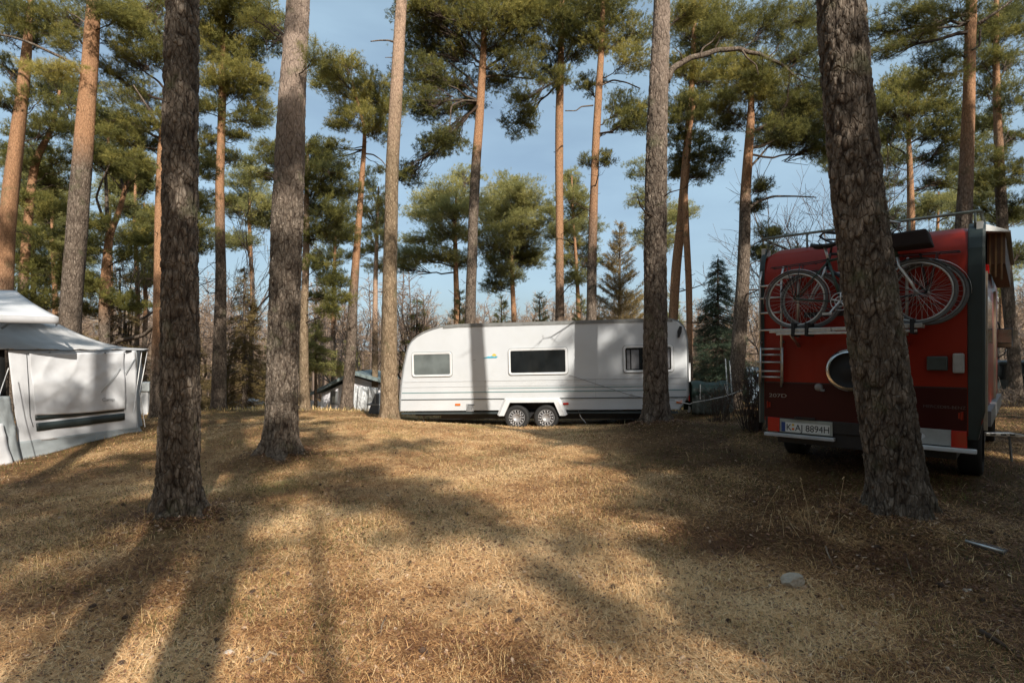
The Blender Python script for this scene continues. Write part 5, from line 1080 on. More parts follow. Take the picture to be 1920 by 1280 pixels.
# mirror on the far cab corner
mi = empty('mirror', (1.98, 4.32, 1.50)); mi.parent = van
MB().box(.09, .29, -.02, .05, -.03, .27).build('housing', BLACK, mi, bevel=.02); MB().box(.105, .275, -.024, -.019, .05, .255).build('glass', CHROME, mi); MB().box(.105, .275, -.026, -.019, -.02, .04).build('lower_glass', plain('mirror_brown', (.12, .08, .05), .2), mi)
MB().tube([(-.05, 0, .30), (.03, 0, .42), (.12, 0, .36), (.14, 0, .27)], .010, 6).tube([(-.05, 0, -.22), (.1, 0, -.2), (.2, 0, -.12), (.22, 0, -.03)], .010, 6).build('arm', BLACK, mi, smooth=True)
# bicycle carrier
ca = empty('bicycle_carrier', (0, 0, 0)); ca.parent = van; ZR = 1.66
m = MB()
for y in (-.32, -.17): m.prism([(.22, ZR - .045), (.86 + .0, ZR - .045), (.86, ZR - .0), (.22, ZR)], y - .03, y + .03); m.prism([(1.38, ZR - .03), (1.66, ZR - .03), (1.66, ZR + .015), (1.38, ZR + .015)], y - .03, y + .03); m.box(.86, 1.38, y - .02, y + .02, ZR - .035, ZR)
m.box(.3, 1.62, -.36, -.34, ZR - .075, ZR - .05)
m.build('channel', ALU, ca, bevel=.004); m = MB()
for x in (.45, 1.5): m.tube([(x, -.01, ZR - .2), (x, -.36, ZR - .06)], .015, 8).tube([(x, -.06, ZR - .1), (x, -.06, 2.3), (x, -.0, 2.38)], .014, 8)
m.tube([(.3, -.06, 2.28), (1.7, -.06, 2.28)], .014, 8); m.build('frame', ALU, ca, smooth=True)
for x in (.48, 1.58, .62, 1.45): MB().box(x - .018, x + .018, -.37, -.12, ZR - .09, ZR + .06).build('strap', RUBBER, ca, bevel=.004)

# ------------------------------------------------------------------ bicycles on the carrier
SIL = plain('bike_silver', (.68, .68, .68), .3, metal=.6, var=.2, scale=12); GRN = plain('bike_dark_green', (.03, .06, .045), .35, var=.3, scale=6); SADD = plain('saddle_black', (.02, .02, .02), .55)
GUM = plain('grey_tyre', (.13, .125, .12), .8, var=.3, scale=12); RIMM = plain('rim_alloy', (.62, .61, .58), .3, metal=.8)
RIMD = plain('rim_dull', (.30, .29, .28), .45, metal=.6)
def ring_t(m, cx, cz, R, r, n=56, s=8):
    a = np.linspace(0, 2 * math.pi, n, endpoint=False); b_ = np.linspace(0, 2 * math.pi, s, endpoint=False)
    x = (R + r * np.cos(b_)[None]) * np.cos(a)[:, None] + cx; z = (R + r * np.cos(b_)[None]) * np.sin(a)[:, None] + cz; y = np.repeat(r * np.sin(b_)[None], n, 0)
    i = np.arange(n)[:, None] * s; i2 = ((np.arange(n) + 1) % n)[:, None] * s; j = np.arange(s)[None]; j2 = (j + 1) % s
    m.add(np.stack([x, y, z], -1).reshape(-1, 3), np.stack([i + j, i + j2, i2 + j2, i2 + j], -1).reshape(-1, 4))
def bicycle(x, y, flip, frame, wb, label, crank_a, basket=False, R=.335):
    loc = VM @ Vector((x, y, ZR)); rz = van.rotation_euler.z + (math.pi if flip else 0)
    b = empty('bicycle', loc, (0, 0, rz), label, 'bicycle', 'bicycles on the back of the van')
    for wx in (0, wb):
        w_ = empty('wheel', (wx, 0, R)); w_.parent = b
        m = MB(); ring_t(m, 0, 0, R - .015, .016); m.build('tyre', GUM, w_, smooth=True)
        m = MB(); ring_t(m, 0, 0, R - .040, .0105, s=6); m.build('rim', RIMM if not flip else RIMD, w_, smooth=True)
        m = MB(); P_, R_ = [], []
        for k in range(32):
            a = k * math.pi / 16; c_ = a + (.5 if k % 4 < 2 else -.5); sd = .03 if k % 2 else -.03
            P_.append([(.022 * math.cos(c_), sd, .022 * math.sin(c_)), ((R - .05) * math.cos(a), 0, (R - .05) * math.sin(a))]); R_.append([.0011, .0011])
        m.tubes(np.array(P_), np.array(R_), 4); m.build('spokes', RIMM, w_)
        m = MB(); m.lathe([(.008, -.06), (.012, -.055), (.02, -.035), (.012, -.02), (.012, .02), (.02, .035), (.012, .055), (.008, .06)], axis='y', n=14); m.build('hub', SIL, w_, smooth=True)
        m = MB(); n_ = 22; a0, a1 = (math.radians(-5), math.radians(185)) if wx == 0 else (math.radians(20), math.radians(165))
        aa = np.linspace(a0, a1, n_); Pm = np.array([[((R + .016) * math.cos(t), yy, (R + .016 - abs(yy) * .35) * math.sin(t)) for yy in (-.024, -.012, 0, .012, .024)] for t in aa]); m.grid(Pm); m.build('mudguard', frame if wx else SIL, w_, smooth=True, solid=.0015)
    BB = (.46, .28); ST = (.30, .86); HT = (wb - .20, .84); HB = (wb - .155, .70)
    m = MB(); f = lambda a, c_, r=.015, yy=0: m.tube([(a[0], yy, a[1]), (c_[0], yy, c_[1])], r, 10)
    f(BB, HB, .017); f((.335, .74), HT, .015); f(HT, HB, .019)
    for s in (-1, 1): m.tube([(0, s * .055, R), (BB[0], s * .02, BB[1])], .008, 8); m.tube([(0, s * .055, R), (.335, s * .012, .74)], .007, 8)
    m.tube([(BB[0], 0, BB[1]), (.325, 0, .77)], .015, 10)
    m.build('frame', frame, b, smooth=True)
    m = MB()
    for s in (-1, 1): m.tube([(HB[0], s * .02, HB[1]), (HB[0] + .02, s * .045, HB[1] - .10), (wb - .04, s * .05, R + .1), (wb, s * .05, R)], [.012, .012, .009, .007], 8)
    m.build('fork', SIL, b, smooth=True)
    MB().tube([(.335, 0, .74), (.295, 0, .90)], .0135, 10).build('seat_post', SIL, b, smooth=True)
    m = MB(); sd = []
    for t in np.linspace(0, 1, 9):
        xx = .17 + .27 * t; hw = .075 * (1 - t) ** .7 + .016; zz = .925 + .02 * (2 * t - 1) ** 2
        sd.append([(xx, -hw, zz - .03), (xx, -hw * .8, zz), (xx, 0, zz + .012), (xx, hw * .8, zz), (xx, hw, zz - .03)])
    m.grid(np.array(sd)); m.build('saddle', SADD, b, smooth=True, solid=.02)
    m = MB(); q = [(HT[0] - .02, 0, HT[1] + .12), (HT[0] + .05, 0, HT[1] + .16)]
    m.tube([(HT[0], 0, HT[1]), q[0], q[1]], .012, 8)
    for s in (-1, 1): m.tube([(q[1][0], 0, q[1][2]), (q[1][0] + .03, s * .12, q[1][2] + .03), (q[1][0] - .04, s * .24, q[1][2] + .04), (q[1][0] - .18, s * .27, q[1][2] + .01)], .011, 8)
    hb = m.build('handlebar', SIL if basket else BLACK, b, smooth=True); m = MB()
    for s in (-1, 1): m.tube([(q[1][0] - .08, s * .255, q[1][2] + .035), (q[1][0] - .2, s * .272, q[1][2] + .005)], .016, 8); m.tube([(q[1][0] - .02, s * .22, q[1][2] + .02), (q[1][0] + .02, s * .23, q[1][2] - .05), (q[1][0] - .03, s * .25, q[1][2] - .11)], .006, 6)
    m.build('grip', RUBBER, hb, smooth=True)
    # crank, chainring, pedals
    m = MB(); ring_t(m, BB[0], BB[1], .095, .005, 40, 6); ring_t(m, BB[0], BB[1], .055, .005, 30, 6)
    for k in range(5): a = k * 1.2566 + .3; m.tube([(BB[0], 0, BB[1]), (BB[0] + .093 * math.cos(a), 0, BB[1] + .093 * math.sin(a))], .008, 6)
    cr = m.build('chainring', SIL, b, smooth=True); cr.location = (0, -.045 if not flip else .045, 0); m = MB()
    for s in (-1, 1): a = crank_a + (0 if s < 0 else math.pi); e = (BB[0] + .17 * math.cos(a), s * .075, BB[1] + .17 * math.sin(a)); m.tube([(BB[0], s * .06, BB[1]), e], [.015, .011], 8); m.box(e[0] - .045, e[0] + .045, e[1] - (.09 if s < 0 else 0), e[1] + (.09 if s > 0 else 0), e[2] - .012, e[2] + .012)
    m.build('crank', SIL, b); m = MB(); cy = -.045 if not flip else .045
    m.tube([(0, cy, R + .035), (BB[0], cy, BB[1] + .095)], .004, 5).tube([(0, cy, R - .035), (BB[0], cy, BB[1] - .095)], .004, 5); m.lathe([(.04, cy - .01), (.04, cy + .01)], axis='y', n=16) if False else None; m.build('chain', BLACK, b)
    # luggage carrier over the rear wheel
    m = MB()
    for s in (-1, 1): m.tube([(-.26, s * .05, .72), (.24, s * .06, .74), (.33, s * .01, .76)], .006, 6).tube([(0, s * .07, R), (-.08, s * .06, .72)], .005, 6).tube([(0, s * .07, R), (.06, s * .06, .73)], .005, 6)
    for x_ in (-.24, -.1, .05, .2): m.tube([(x_, -.055, .725), (x_, .055, .725)], .005, 5)
    m.build('luggage_rack', BLACK, b, smooth=True)
    if basket:
        bk = MB(); x0, x1 = wb - .24, wb + .18
        bk.hexa([(x0 + .04, -.14, .78), (x1 - .04, -.14, .78), (x1 - .04, .14, .78), (x0 + .04, .14, .78), (x0 + .02, -.15, .93), (x1 - .08, -.15, .94), (x1 - .08, .15, .94), (x0 + .02, .15, .93)]); bk.build('basket', plain('basket_dark', (.025, .015, .014), .9, bmp=.5, scale=20), b, bevel=.02)
    return b
bicycle(.48, -.25, False, GRN, 1.12, 'outer bicycle on the van with silver seat post and crank', math.radians(232), True)
bicycle(1.68, -.11, True, plain('bike_black', (.02, .02, .025), .35, var=.3), 1.08, 'inner bicycle on the van, dark framed and turned the other way round', math.radians(40), False, R=.33)

# aluminium step / towbar piece lying right of the van, dark post under
m = MB(); p = W(1876, 812, 6.9)
st_ = empty('folding_step', (p.x, p.y, gz(p.x, p.y)), (0, 0, math.radians(-8)), 'folded metal step lying on the ground right of the van', 'step'); h = p.z - gz(p.x, p.y)
m = MB().box(-.2, .14, -.05, .05, h - .03, h + .01); m.hexa([(.14, -.05, h - .04), (.27, -.03, h - .035), (.27, .03, h - .035), (.14, .05, h - .04), (.14, -.05, h + .01), (.24, -.03, h - .01), (.24, .03, h - .01), (.14, .05, h + .01)]); m.build('tread', ALU, st_, bevel=.005); m = MB()
for x in (-.12, 0, .1): m.box(x - .03, x + .03, -.052, -.0505, h - .02, h)
m.build('slot', BLACK, st_); m = MB().tube([(-.18, 0, h - .03), (-.2, .05, .0)], .015, 6).tube([(.1, 0, h - .03), (.16, .05, 0)], .015, 6); m.build('leg', GREY_T, st_)
# dark metal bar lying in front of the leaning trunk
p = on_ground(1845, 1032); q = on_ground(1810, 1022); r = on_ground(1882, 1044)
m = MB(); m.tube([q + Vector((0, 0, .035)), r + Vector((0, 0, .035))], .012, 8); bb = m.build('edge', ALU, None, smooth=True)
m = MB(); d = (r - q).normalized(); s_ = Vector((-d.y, d.x, 0)) * .16; up = Vector((0, 0, .02))
m.hexa([q, r, r + s_, q + s_, q + up, r + up, r + s_ + up, q + s_ + up]); tr_ = m.build('metal_plate', BLACK, bevel=.006); tag(tr_, 'black plate with a bright metal edge lying in the shade at right', 'plate'); bb.parent = tr_

# ------------------------------------------------------------------ tent
from mathutils import noise as mnoise
FAB = plain('tent_fabric', (.60, .61, .63), .8, var=.12, scale=2.5, bmp=.15, dirt=(.45, .46, .45), spec=.2)
FABR = plain('tent_roof_fabric', (.54, .53, .52), .75, var=.12, scale=2.5, bmp=.15, spec=.25)
MUD = plain('mud_skirt', (.30, .33, .34), .7, var=.25, scale=3, bmp=.2); FWIN = plain('tent_window_dark', (.03, .042, .042), .4, var=.4); PIPE = plain('tent_piping', (.04, .045, .05), .7)
tent = empty('awning_tent', (-7.6, 9.6, gz(-7.6, 9.6)), label='white and grey awning tent with an overhanging canopy at the left picture edge', cat='tent')
TL = Vector(tent.location); TLn = np.array(tuple(TL))
A = Vector((-7.16, 10.4, 0)); B = Vector((-8.0, 8.8, 0))
def wp(px, py, off=0.0):
    k = (px - HX) / F; d = A - B; t = (k * B.y - B.x) / (d.x - k * d.y); X = B.x + t * d.x; Y = B.y + t * d.y
    nrm = np.array([.886, -.465, 0]); return np.array([X, Y, EYE + (HY - py) / F * Y]) + nrm * off
def patchpx(corn, nu, nv, off=0.0, wr=.0, seed=0, sag=0):
    """corn: pixels TL, TR, BR, BL on the wall"""
    (a, b_, c_, d_) = [np.array(x, float) for x in corn]; P = np.zeros((nu + 1, nv + 1, 3)); rng = np.random.default_rng(seed)
    ph = rng.random(6) * 6.28
    for i in range(nu + 1):
        for j in range(nv + 1):
            u, v = i / nu, j / nv; q = a * (1 - u) * (1 - v) + b_ * u * (1 - v) + c_ * u * v + d_ * (1 - u) * v; rr_ = 1 - abs(mnoise.noise((u * 3 + v * 2.2 + seed, v * 1.5 - u * .8, seed * 1.7)))
            w_ = wr * (mnoise.noise((u * 2.5, v * 2 + seed, seed)) * 1.2 + mnoise.noise((u * 6 + v * 2, v * 5, seed + 4)) * .6 + (rr_ ** 6 - .4) * .7 + mnoise.noise((u * 14 - v * 9, v * 6 + u * 5, seed)) * .22)
            P[i, j] = wp(q[0], q[1] + sag * math.sin(math.pi * u), off + w_)
    return P
def tpatch(name, P, mat, parent=tent, solid=.004):
    m = MB(); m.grid(P - TLn); return m.build(name, mat, parent, smooth=True, solid=solid, fix=False)
wl_ = tpatch('wall', patchpx([(15, 655), (254, 657), (259, 802), (34, 832)], 60, 40, 0, .012, 1), FAB)
MB().tube([wp(50, 663) - TLn, wp(53, 720, .01) - TLn, wp(56, 780, .01) - TLn, wp(62, 800, .01) - TLn], .005, 5).build('zip', PIPE, wl_)
rp1 = tpatch('window_flap', patchpx([(53, 660), (231, 659), (234, 766), (64, 778)], 60, 36, .035, .022, 3, 2), FAB)
MB().tube([wp(186, 735, .065) - TLn, wp(205, 712, .07) - TLn, wp(222, 690, .06) - TLn], .006, 5).tube([wp(232, 700, .05) - TLn, wp(252, 672, .02) - TLn], .007, 5).build('crease_cord', MUD, rp1, smooth=True)
sc_ = text('Camp', 'lettering', GREY_T, rp1, tuple(wp(188, 752, .062) - TLn), (math.radians(90), 0, math.atan2(A.y - B.y, A.x - B.x)), .085)
tpatch('window_pane', patchpx([(65, 779), (232, 764), (232, 770), (66, 788)], 30, 2, .012, .003, 4), FWIN, wl_)
tpatch('window_pane', patchpx([(67, 793), (233, 774), (233, 787), (68, 808)], 30, 2, .014, .003, 5), FWIN, wl_)
tpatch('side_wall', np.array([[np.array(wp(254, 657)) * (1 - u) + np.array([-7.60, 11.2, 1.70]) * u - np.array([0, 0, 1.0]) * v * (1.54 + .1 * u) + np.array([.03, 0, 0]) * math.sin(v * 9 + u * 5) for v in np.linspace(0, 1, 20)] for u in np.linspace(0, 1, 12)]), plain('tent_side_shaded', (.34, .36, .37), .8, var=.2, bmp=.2), tent)  # darker copy of the tent fabric: shade of the turned-away face in its colour
tpatch('mud_skirt', patchpx([(33, 828), (262, 800), (268, 812), (24, 868)], 50, 8, .006, .015, 6), MUD)
tpatch('door_flap', patchpx([(-40, 742), (14, 742), (36, 866), (-40, 880)], 14, 20, .10, .03, 7), MUD)
tpatch('door_flap', patchpx([(-60, 800), (-4, 792), (16, 868), (-60, 890)], 10, 14, .16, .02, 8), FAB)
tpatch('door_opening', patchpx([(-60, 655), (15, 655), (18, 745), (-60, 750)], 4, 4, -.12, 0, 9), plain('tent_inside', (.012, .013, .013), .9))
# roof
E0 = wp(-60, 655); E1 = np.array([*W(280, 656, 10.75)]); R1 = np.array([*W(100, 603, 11.6)]); R0 = np.array([*W(-80, 588, 10.2)])
P = np.zeros((41, 17, 3))
for i in range(41):
    for j in range(17):
        u, v = i / 40, j / 16; q = (E0 * (1 - u) + E1 * u) * (1 - v) + (R0 * (1 - u) + R1 * u) * v
        q = q + np.array([0, 0, -1]) * (.09 * math.sin(math.pi * v) * (.5 + u) + .012 * math.sin(u * 30 + v * 9) * (1 - v) ** 2 + .008 * math.sin(u * 55)) ; P[i, j] = q
tpatch('roof', P, FABR)
E0b = E0 + np.array([0, 0, .0]); m = MB(); m.tube([wp(10, 655.5, .02) - TLn, wp(140, 657, .03) - TLn, wp(235, 656.5, .03) - TLn, E1 - TLn + np.array([0, 0, -.005])], .009, 6); m.build('piping', PIPE, tent, smooth=True)
tpatch('valance', np.array([[(wp(235, 657) * (1 - u) + E1 * u) - np.array([0, 0, .035 * v * (1 - .5 * u)]) + np.array([.02, -.02, 0]) for v in (0, 1)] for u in np.linspace(0, 1, 8)]), PIPE)
# canopy: sloping top with a front band
ce0, ce1 = np.array([*W(-70, 588, 7.9)]), np.array([*W(110, 595, 8.7)]); cr0, cr1 = np.array([*W(-80, 543, 9.6)]), np.array([*W(29, 545, 9.9)])
cb = np.array([*W(105, 602, 9.9)])
cp = empty('canopy', (0, 0, 0)); cp.parent = tent
tpatch('top', np.array([[(ce0 * (1 - u) + ce1 * u) * (1 - v) + (cr0 * (1 - u) + cr1 * u) * v + np.array([0, 0, -.03]) * math.sin(math.pi * v) for v in np.linspace(0, 1, 8)] for u in np.linspace(0, 1, 16)]), FAB, cp, .006)
tpatch('band', np.array([[(ce0 * (1 - u) + ce1 * u) - np.array([0, 0, v * .115 * (1 - .12 * u)]) for v in (0, .5, 1)] for u in np.linspace(0, 1, 16)]), plain('canopy_band', (.42, .42, .43), .8, var=.1), cp, .006)
tpatch('end', np.array([[ce1 * (1 - u) + cb * u - np.array([0, 0, v * .1]) for v in (0, 1)] for u in np.linspace(0, 1, 6)]), FAB, cp, .006)
# underside roof (rear slope)
tpatch('rear_slope', np.array([[(cr0 * (1 - u) + cr1 * u) * (1 - v) + np.array([*W(-80 + 185 * u, 600, 11.2)]) * v for v in (0, 1)] for u in np.linspace(0, 1, 6)]), FAB, cp, .006)
m = MB(); m.tube([wp(205, 652, .05) - TLn - [0, 0, 0], wp(209, 700, .08) - TLn], .004, 4) if False else None
for k, (a, b_, lab) in enumerate([((266, 658, 10.6), (256, 731, 10.25), 'white guy rope running down from the tent corner, the left one'), ((276, 660, 10.7), (262, 735, 10.2), 'white guy rope at the tent corner, the right one with the bend')]):
    p0, p1 = W(*a), W(*b_); p2 = W(250 if k == 0 else 272, 776 if k == 0 else 800, 10.0 + .3 * k); o = MB().tube([p0, p1, p2], .006, 5).build('guy_rope', LINEW); tag(o, lab, 'rope', 'guy ropes of the tent')
o = MB().tube([W(16, 690, 8.5), W(2, 730, 8.1), W(-12, 780, 7.6)], .006, 5).build('guy_rope', LINEW); tag(o, 'dark guy line crossing the tent door at the left picture edge', 'rope', 'guy ropes of the tent')
m = MB()
for x, z in ((91, 661), (195, 662)): m.lathe([(.012, 0), (.014, .01), (.001, .012)], c=tuple(wp(x, z, .04) - TLn), axis='z', n=8)
m.build('toggle', BLACK, tent)
m = MB(); m.tube([W(4, 615, 9.2) - TL, W(26, 600, 9.0) - TL], .02, 6).build('pole', GREY_T, tent)
# pale bench/box behind the tent
p = W(278, 716, 16); g0 = gz(p.x, p.y)
bx = empty('storage_box', (p.x, p.y, g0), (0, 0, .1), 'pale grey box with a lid behind the right end of the tent', 'box'); h = p.z - g0
MB().box(-.22, .14, -.3, .3, 0, h - .12).build('body', WHITE2, bx, bevel=.01); MB().box(-.28, .2, -.35, .35, h - .25, h).build('lid', plain('lid_grey', (.45, .48, .48), .5), bx, bevel=.01)

# ------------------------------------------------------------------ white hut / awning far left of the caravan
hp_ = W(655, 770, 23); hz = gz(hp_.x, hp_.y)
HT_ = empty('white_hut', (hp_.x, hp_.y, hz), (0, 0, 0), 'white hut with a grey roof and two small windows far behind between the trunks', 'hut')
def hx(px, py, dy=0): Y = hp_.y + dy; return ((px - HX) / F * Y - hp_.x, EYE + (HY - py) / F * Y - hz)
m = MB(); P_ = [hx(603, 800), hx(714, 800), hx(714, 722), hx(668, 707), hx(603, 738)]; m.prism(P_, 0, 2.0); m.build('wall', plain('hut_white', (.74, .73, .76), .7, var=.1, scale=1), HT_)
m = MB(); a, b_, c_ = hx(590, 739), hx(666, 701), hx(720, 716)
for p0, p1 in ((a, b_), (b_, c_)): m.hexa([(p0[0], -.5, p0[1]), (p1[0], -.5, p1[1]), (p1[0], 3.2, p1[1]), (p0[0], 3.2, p0[1]), (p0[0], -.5, p0[1] + .12), (p1[0], -.5, p1[1] + .12), (p1[0], 3.2, p1[1] + .12), (p0[0], 3.2, p0[1] + .12)])
m.build('roof', plain('hut_roof', (.20, .25, .25), .6, var=.2), HT_)
for x0, x1 in ((620, 633), (655, 668)):
    (xa, za), (xb, zb) = hx(x0, 758), hx(x1, 733); w_ = MB().box(xa, xb, -.05, .02, za, zb).build('window', GREY_T, HT_); MB().box(xa + .08, xb - .08, -.06, -.05, za + .08, zb - .22).build('pane', plain('hut_curtain', (.55, .55, .5), .6), w_)
# draped tarp at its right side
Pd = np.array([[(hx(667 + 46 * u, 722 + 48 * v)[0], -.55 + .15 * math.sin(u * 14) + .1 * math.sin(u * 31 + v * 4), hx(667 + 46 * u, 722 + 50 * v + 3 * u)[1]) for v in np.linspace(0, 1, 10)] for u in np.linspace(0, 1, 40)])
m = MB(); m.grid(Pd); m.build('draped_sheet', plain('sheet', (.62, .64, .65), .8, var=.2, bmp=.3), HT_, smooth=True, solid=.01)
# white ornamental fence panels
def fence(px0, px1, py0, py1, Y, label, lattice):
    a, b_ = W(px0, py0, Y), W(px1, py1, Y); g0 = gz(a.x, a.y); o = empty('fence', (a.x, Y, g0), label=label, cat='fence'); L = b_.x - a.x; H = a.z - g0; m = MB(); m.box(0, L, -.03, .03, H - .08, H); m.box(0, L, -.03, .03, max(0, b_.z - g0), max(0, b_.z - g0) + .08); m.box(0, L, -.02, .02, max(.0, b_.z - g0) + .25, max(0, b_.z - g0) + .32)
    m.build('rail', WHITE2, o); n = max(3, int(L / .9)) + 1
    for k in range(n):
        MB().box(L * k / (n - 1) - .05, L * k / (n - 1) + .05, -.05, .05, 0, H + .05).build('post', WHITE2, o)
    if lattice:
        m = MB(); k = int(L / .35)
        for i in range(k): x = L * i / k; m.tube([(x, 0, b_.z - g0), (x + L / k, 0, H)], .03, 4).tube([(x + L / k, 0.02, b_.z - g0), (x, .02, H)], .03, 4)
        m.build('lattice', WHITE2, o)
    return o
fence(576, 604, 753, 772, 22.4, 'white lattice fence panel left of the white hut', True)
fence(424, 500, 752, 775, 24, 'low white fence with a wire top seen between the two thick left trunks', False)
p = W(470, 755, 25.5); g0 = gz(p.x, p.y); c_ = empty('white_trailer', (p.x, p.y, g0), label='low white trailer behind the white fence between the thick left trunks', cat='trailer'); h = p.z - g0
MB().box(-.7, 1.2, 0, 1.5, h - .7, h + .1).build('body', WHITE2, c_, bevel=.1); MB().box(-.2, .9, -.02, .02, h - .45, h - .1).build('window', GLASS, c_); m = MB(); m.lathe([(.28, 0), (.3, -.1), (.2, -.15)], axis='y', c=(.3, 0, max(.3, h - 1.1)), n=20).build('wheel', RUBBER, c_)
# grey hooded thing left of the caravan nose
p = W(703, 765, 15.2); g0 = gz(p.x, p.y); hd = empty('covered_cabinet', (p.x, p.y, g0), label='dark grey hooded cabinet peeping out left of the pale trunk at the caravan nose', cat='cabinet'); s = 15.2 / F; zt = EYE - 72 * s - g0 
m = MB(); m.prism([(-10 * s, 0), (16 * s, 0), (16 * s, zt + .02), (4 * s, zt), (-2 * s, zt - .2), (-8 * s, zt - .45)], -.2, .25); m.build('hood', plain('hood_grey', (.075, .085, .095), .6), hd, bevel=.02); MB().box(-11 * s, 17 * s, -.22, .27, .24, .28).box(3 * s, 5 * s, -.215, -.2, .3, zt).build('trim', GREY_T, hd)

# ------------------------------------------------------------------ things right of the caravan
p = W(1330, 790, 14.2); g0 = gz(p.x, p.y); k_ = 14.2 / F
tp = empty('covered_trailer', (p.x, p.y, g0), (0, 0, -.15), 'load under a dark green tarpaulin between caravan and van', 'trailer'); hh = EYE - 52 * k_ - g0
GT = plain('green_tarp', (.022, .05, .038), .45, var=.4, scale=3, bmp=.3); GT2 = plain('grey_green_tarp', (.10, .125, .115), .45, var=.3, scale=3, bmp=.3)
n_ = 24; P = []
for i in range(n_ + 1):
    u = i / n_; x = (-38 + 72 * u) * k_; P.append([(x * (1.02 + .02 * math.sin(u * 40)), -.55 - .03 * math.sin(u * 37), hh - .32 - 0.02 * math.sin(u * 23)) if j == 0 else (x * .98, -.45, hh - .05) if j == 1 else (x * .93, -.1, hh + .03 * math.sin(u * 9) + .03) if j == 2 else (x * .95, .6, hh - .02) if j == 3 else (x, .75, 0) for j in range(5)])
m = MB(); m.grid(np.array(P)); m.build('tarpaulin', GT, tp, smooth=True, solid=.01)
m = MB(); P = [[(((-37 + 70 * i / n_) * k_), -.53 + .035 * math.sin(i * 1.7) + .01 * j, (hh - .30) * (1 - j / 6)) for j in range(7)] for i in range(n_ + 1)]; m.grid(np.array(P)); m.build('side_sheet', GT2, tp, smooth=True, solid=.01)
m = MB(); m.tube([(-24 * k_, -.58, hh - .02), (-24 * k_, -.56, hh - .4)], .012, 5).tube([(18 * k_, -.58, hh), (24 * k_, -.56, hh - .4)], .012, 5).build('strap', LINEW, tp)
for i, (x, lab) in enumerate([(1360, 'left of the two thin white poles by the bramble'), (1368, 'right of the two thin white poles by the bramble')]):
    a = W(x, 672 + 4 * i, 11.6 + .2 * i); b_ = W(x + 8, 800, 11.6 + .2 * i); b_.z = gz(b_.x, b_.y)
    m = MB().tube([a, a * .45 + b_ * .55, b_], .013, 8); o = m.build('pole', plain('pole_white', (.60, .62, .60), .5, var=.3, scale=9), smooth=True); tag(o, lab, 'pole', 'white poles between caravan and van')
p = W(1290, 680, 15); m = MB().box(-.03, .03, -.03, .03, 0, 1).build('post', WHITE2); m.location = (p.x + .03, p.y, gz(p.x, p.y)); m.scale = (1, 1, 1.35); tag(m, 'white post standing just beyond the right end of the caravan', 'post')
p = W(1408, 740, 17); g0 = gz(p.x, p.y); bt = empty('blue_tent', (p.x, p.y, g0), label='pale blue tarpaulin tent behind the bramble beside the van', cat='tent'); k_ = 17 / F; h = EYE + (HY - 688) * k_ - g0
m = MB(); 
for i in range(1): m.grid(np.array([[(x * k_ * (1 - .5 * v) + .03 * math.sin(x), -.6 + .6 * v, h * v) for v in np.linspace(0, 1, 8)] for x in np.linspace(-14, 34, 14)])); m.grid(np.array([[(x * k_ * (1 - .5 * v), .6 - .6 * v, h * v) for v in np.linspace(0, 1, 8)] for x in np.linspace(-14, 34, 14)]))
m.build('sheet', plain('pale_blue', (.20, .27, .34), .6, var=.25, bmp=.3), bt, smooth=True); MB().tube([(0, 0, 0), (0, 0, h + .05)], .02, 6).build('pole', ALU, bt)
# dark parked car at the right edge
p = W(1905, 740, 19); g0 = gz(p.x, p.y); cr_ = empty('parked_car', (p.x, p.y, g0), (0, 0, 0), 'dark grey car parked at the right picture edge beyond the van mirror', 'car')
DK = plain('dark_car_paint', (.035, .042, .042), .3, var=.2, coat=.3)
H_ = EYE + (HY - 661) * 19 / F - g0; H_ = min(max(H_, 1.2), 1.75); prof = [(-1.15, .35), (-1.2, .85), (-1.02, 1.1), (-.85, H_ - .07), (-.55, H_), (1.9, H_ - .02), (2.5, 1.05), (3.2, .9), (3.25, .35)]
m = MB(); secs = [[(x, y, z) for x, z in inset2(prof, .06)] if y in (0, 1.7) else [(x, y, z) for x, z in prof] for y in (0, .06, 1.64, 1.7)]; loftz(m, secs); m.build('body', DK, cr_, smooth=False)
m = MB(); m.prism([(-.8, 1.08), (-.68, H_ - .14), (.5, H_ - .12), (.5, 1.08)], -.012, .0).prism([(.58, 1.08), (.58, H_ - .12), (1.8, H_ - .14), (2.2, 1.08)], -.012, 0).build('window', GLASS, cr_)
for x in (-.4, 2.3):
    w_ = MB().lathe([(.18, -.02), (.3, .02), (.32, -.0), (.32, -.16), (.18, -.18)], axis='y', c=(x, .0, .32), n=24).build('wheel', RUBBER, cr_, smooth=True); MB().lathe([(.19, .03), (.1, .04), (.001, .04)], axis='y', c=(x, 0, .32), n=24).build('rim', CHROME2, w_)
MB().box(-1.24, -1.2, .1, .4, .7, .85).build('tail_lamp', REDL, cr_)

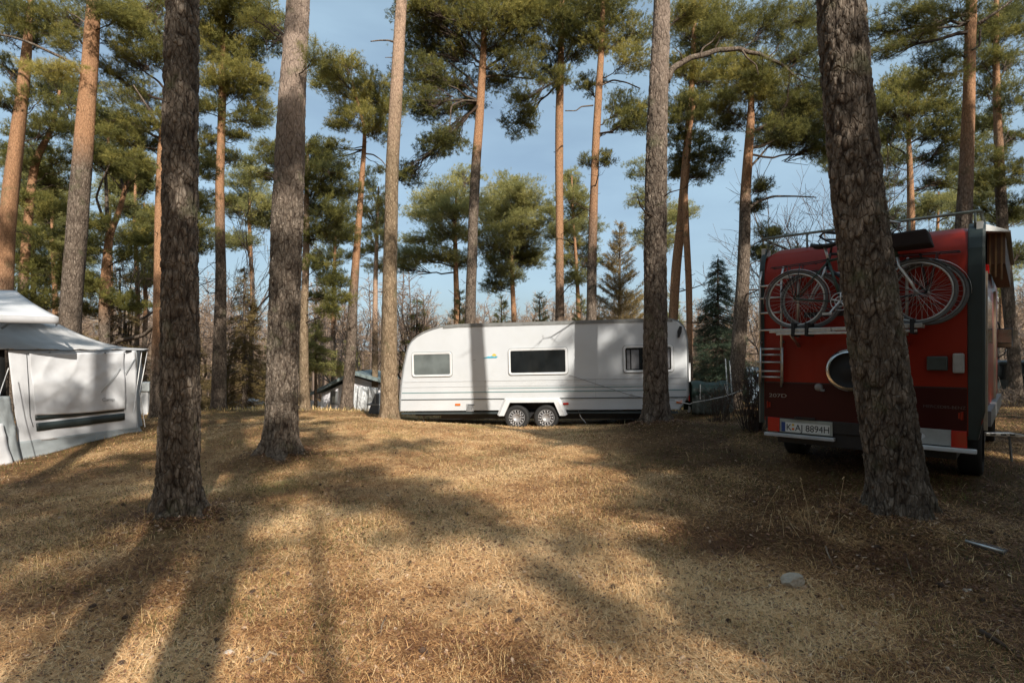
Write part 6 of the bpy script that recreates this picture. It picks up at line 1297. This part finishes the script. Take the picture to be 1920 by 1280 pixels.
# ------------------------------------------------------------------ pines behind the photographer: their shade falls on the glade
def shade_pine(seed, H, crown0, spread, n, r, dens):
    rng = np.random.default_rng(seed); root = empty('pine_tree', (0, 0, 0)); tm = MB(); path = interp_path([(0, 0, -.3, r), (0, 0, 0, r), (rng.normal(0, .15), rng.normal(0, .15), H * .5, r * .75), (rng.normal(0, .3), rng.normal(0, .3), H, r * .25)], 90)
    trunk_mesh(tm, path, 18, rng, (H * .35, H * .6), .04, True, 0); tm.build('trunk', BARK, root, smooth=True, fix=False); fm = MB(); bm_ = MB()
    for k in range(n):
        z = crown0 + (H - crown0) * (k + .5) / n; a, _ = path_at_z(path, z - .3); an = rng.random() * 6.28; rd = spread * (.25 + .75 * rng.random()) * (1.1 - .6 * (k + .5) / n)
        clump(fm, bm_, a, np.array(tuple(a)) + [math.cos(an) * rd, math.sin(an) * rd, .3], (.75, .75, .42), rng, .45, dens, .10, .012, 10, .03)
    fm.build('crown', PINE, root, fix=False); return root
SP = [shade_pine(201, 15, 9.0, 2.4, 13, .19, .75), shade_pine(202, 13, 4.2, 2.0, 28, .20, 1.15), shade_pine(203, 17, 10, 2.8, 15, .22, .8), shade_pine(204, 7.7, 2.8, 1.7, 26, .13, 1.2), shade_pine(205, 13.2, 11.4, 1.5, 8, .10, .8), shade_pine(206, 5.6, 1.6, 1.2, 22, .09, 1.2), shade_pine(207, 13.2, 12.0, 1.1, 4, .07, .6)]
SHADE = [  # kind, x, y, rot
    (0, .15, -3.0, 0), (0, 1.35, -4.6, 1), (0, -2.3, -2.2, 2),
    (3, 6.5, -.9, 2), (5, 6.9, .2, 3.3), (3, 7.2, -3.9, 4), (3, 8.3, -7.8, 0), (1, 9.4, -2.8, 1.2), (2, 10.2, -4.8, 5), (1, 11.4, -.8, 2),
    (5, 4.9, -3.4, 5), (5, 6.3, -3.0, 1), (5, 5.7, -5.0, 2.4), (5, 6.9, -4.9, .4),
    (4, 5.5, -11.9, 1.4), (6, 7.4, -12.9, 1), (4, 3.6, -10.5, 2.2), (4, 2.2, -11.8, .3),
    (0, -2.6, -8.0, 3), (2, -6.0, -4.0, 4.4), (0, -4.2, -13, .9), (2, 12.8, -10, 3.6), (0, .4, -16, 2.6), (2, -9.5, -8, 5.5), (0, -8.5, 1.2, 2), (2, 14, -3, 0), (2, 13.5, 4, 2)]
used = set()
for n_, (k, x, y, a) in enumerate(SHADE):
    o = SP[k] if k not in used else copy_tree(SP[k]); used.add(k)
    o.location = (x, y, gz(x, y)); o.rotation_euler = (0, 0, a); tag(o, 'pine out of view around the glade, its shadow falls across the grass', 'pine tree', 'pines around the glade behind the photographer')
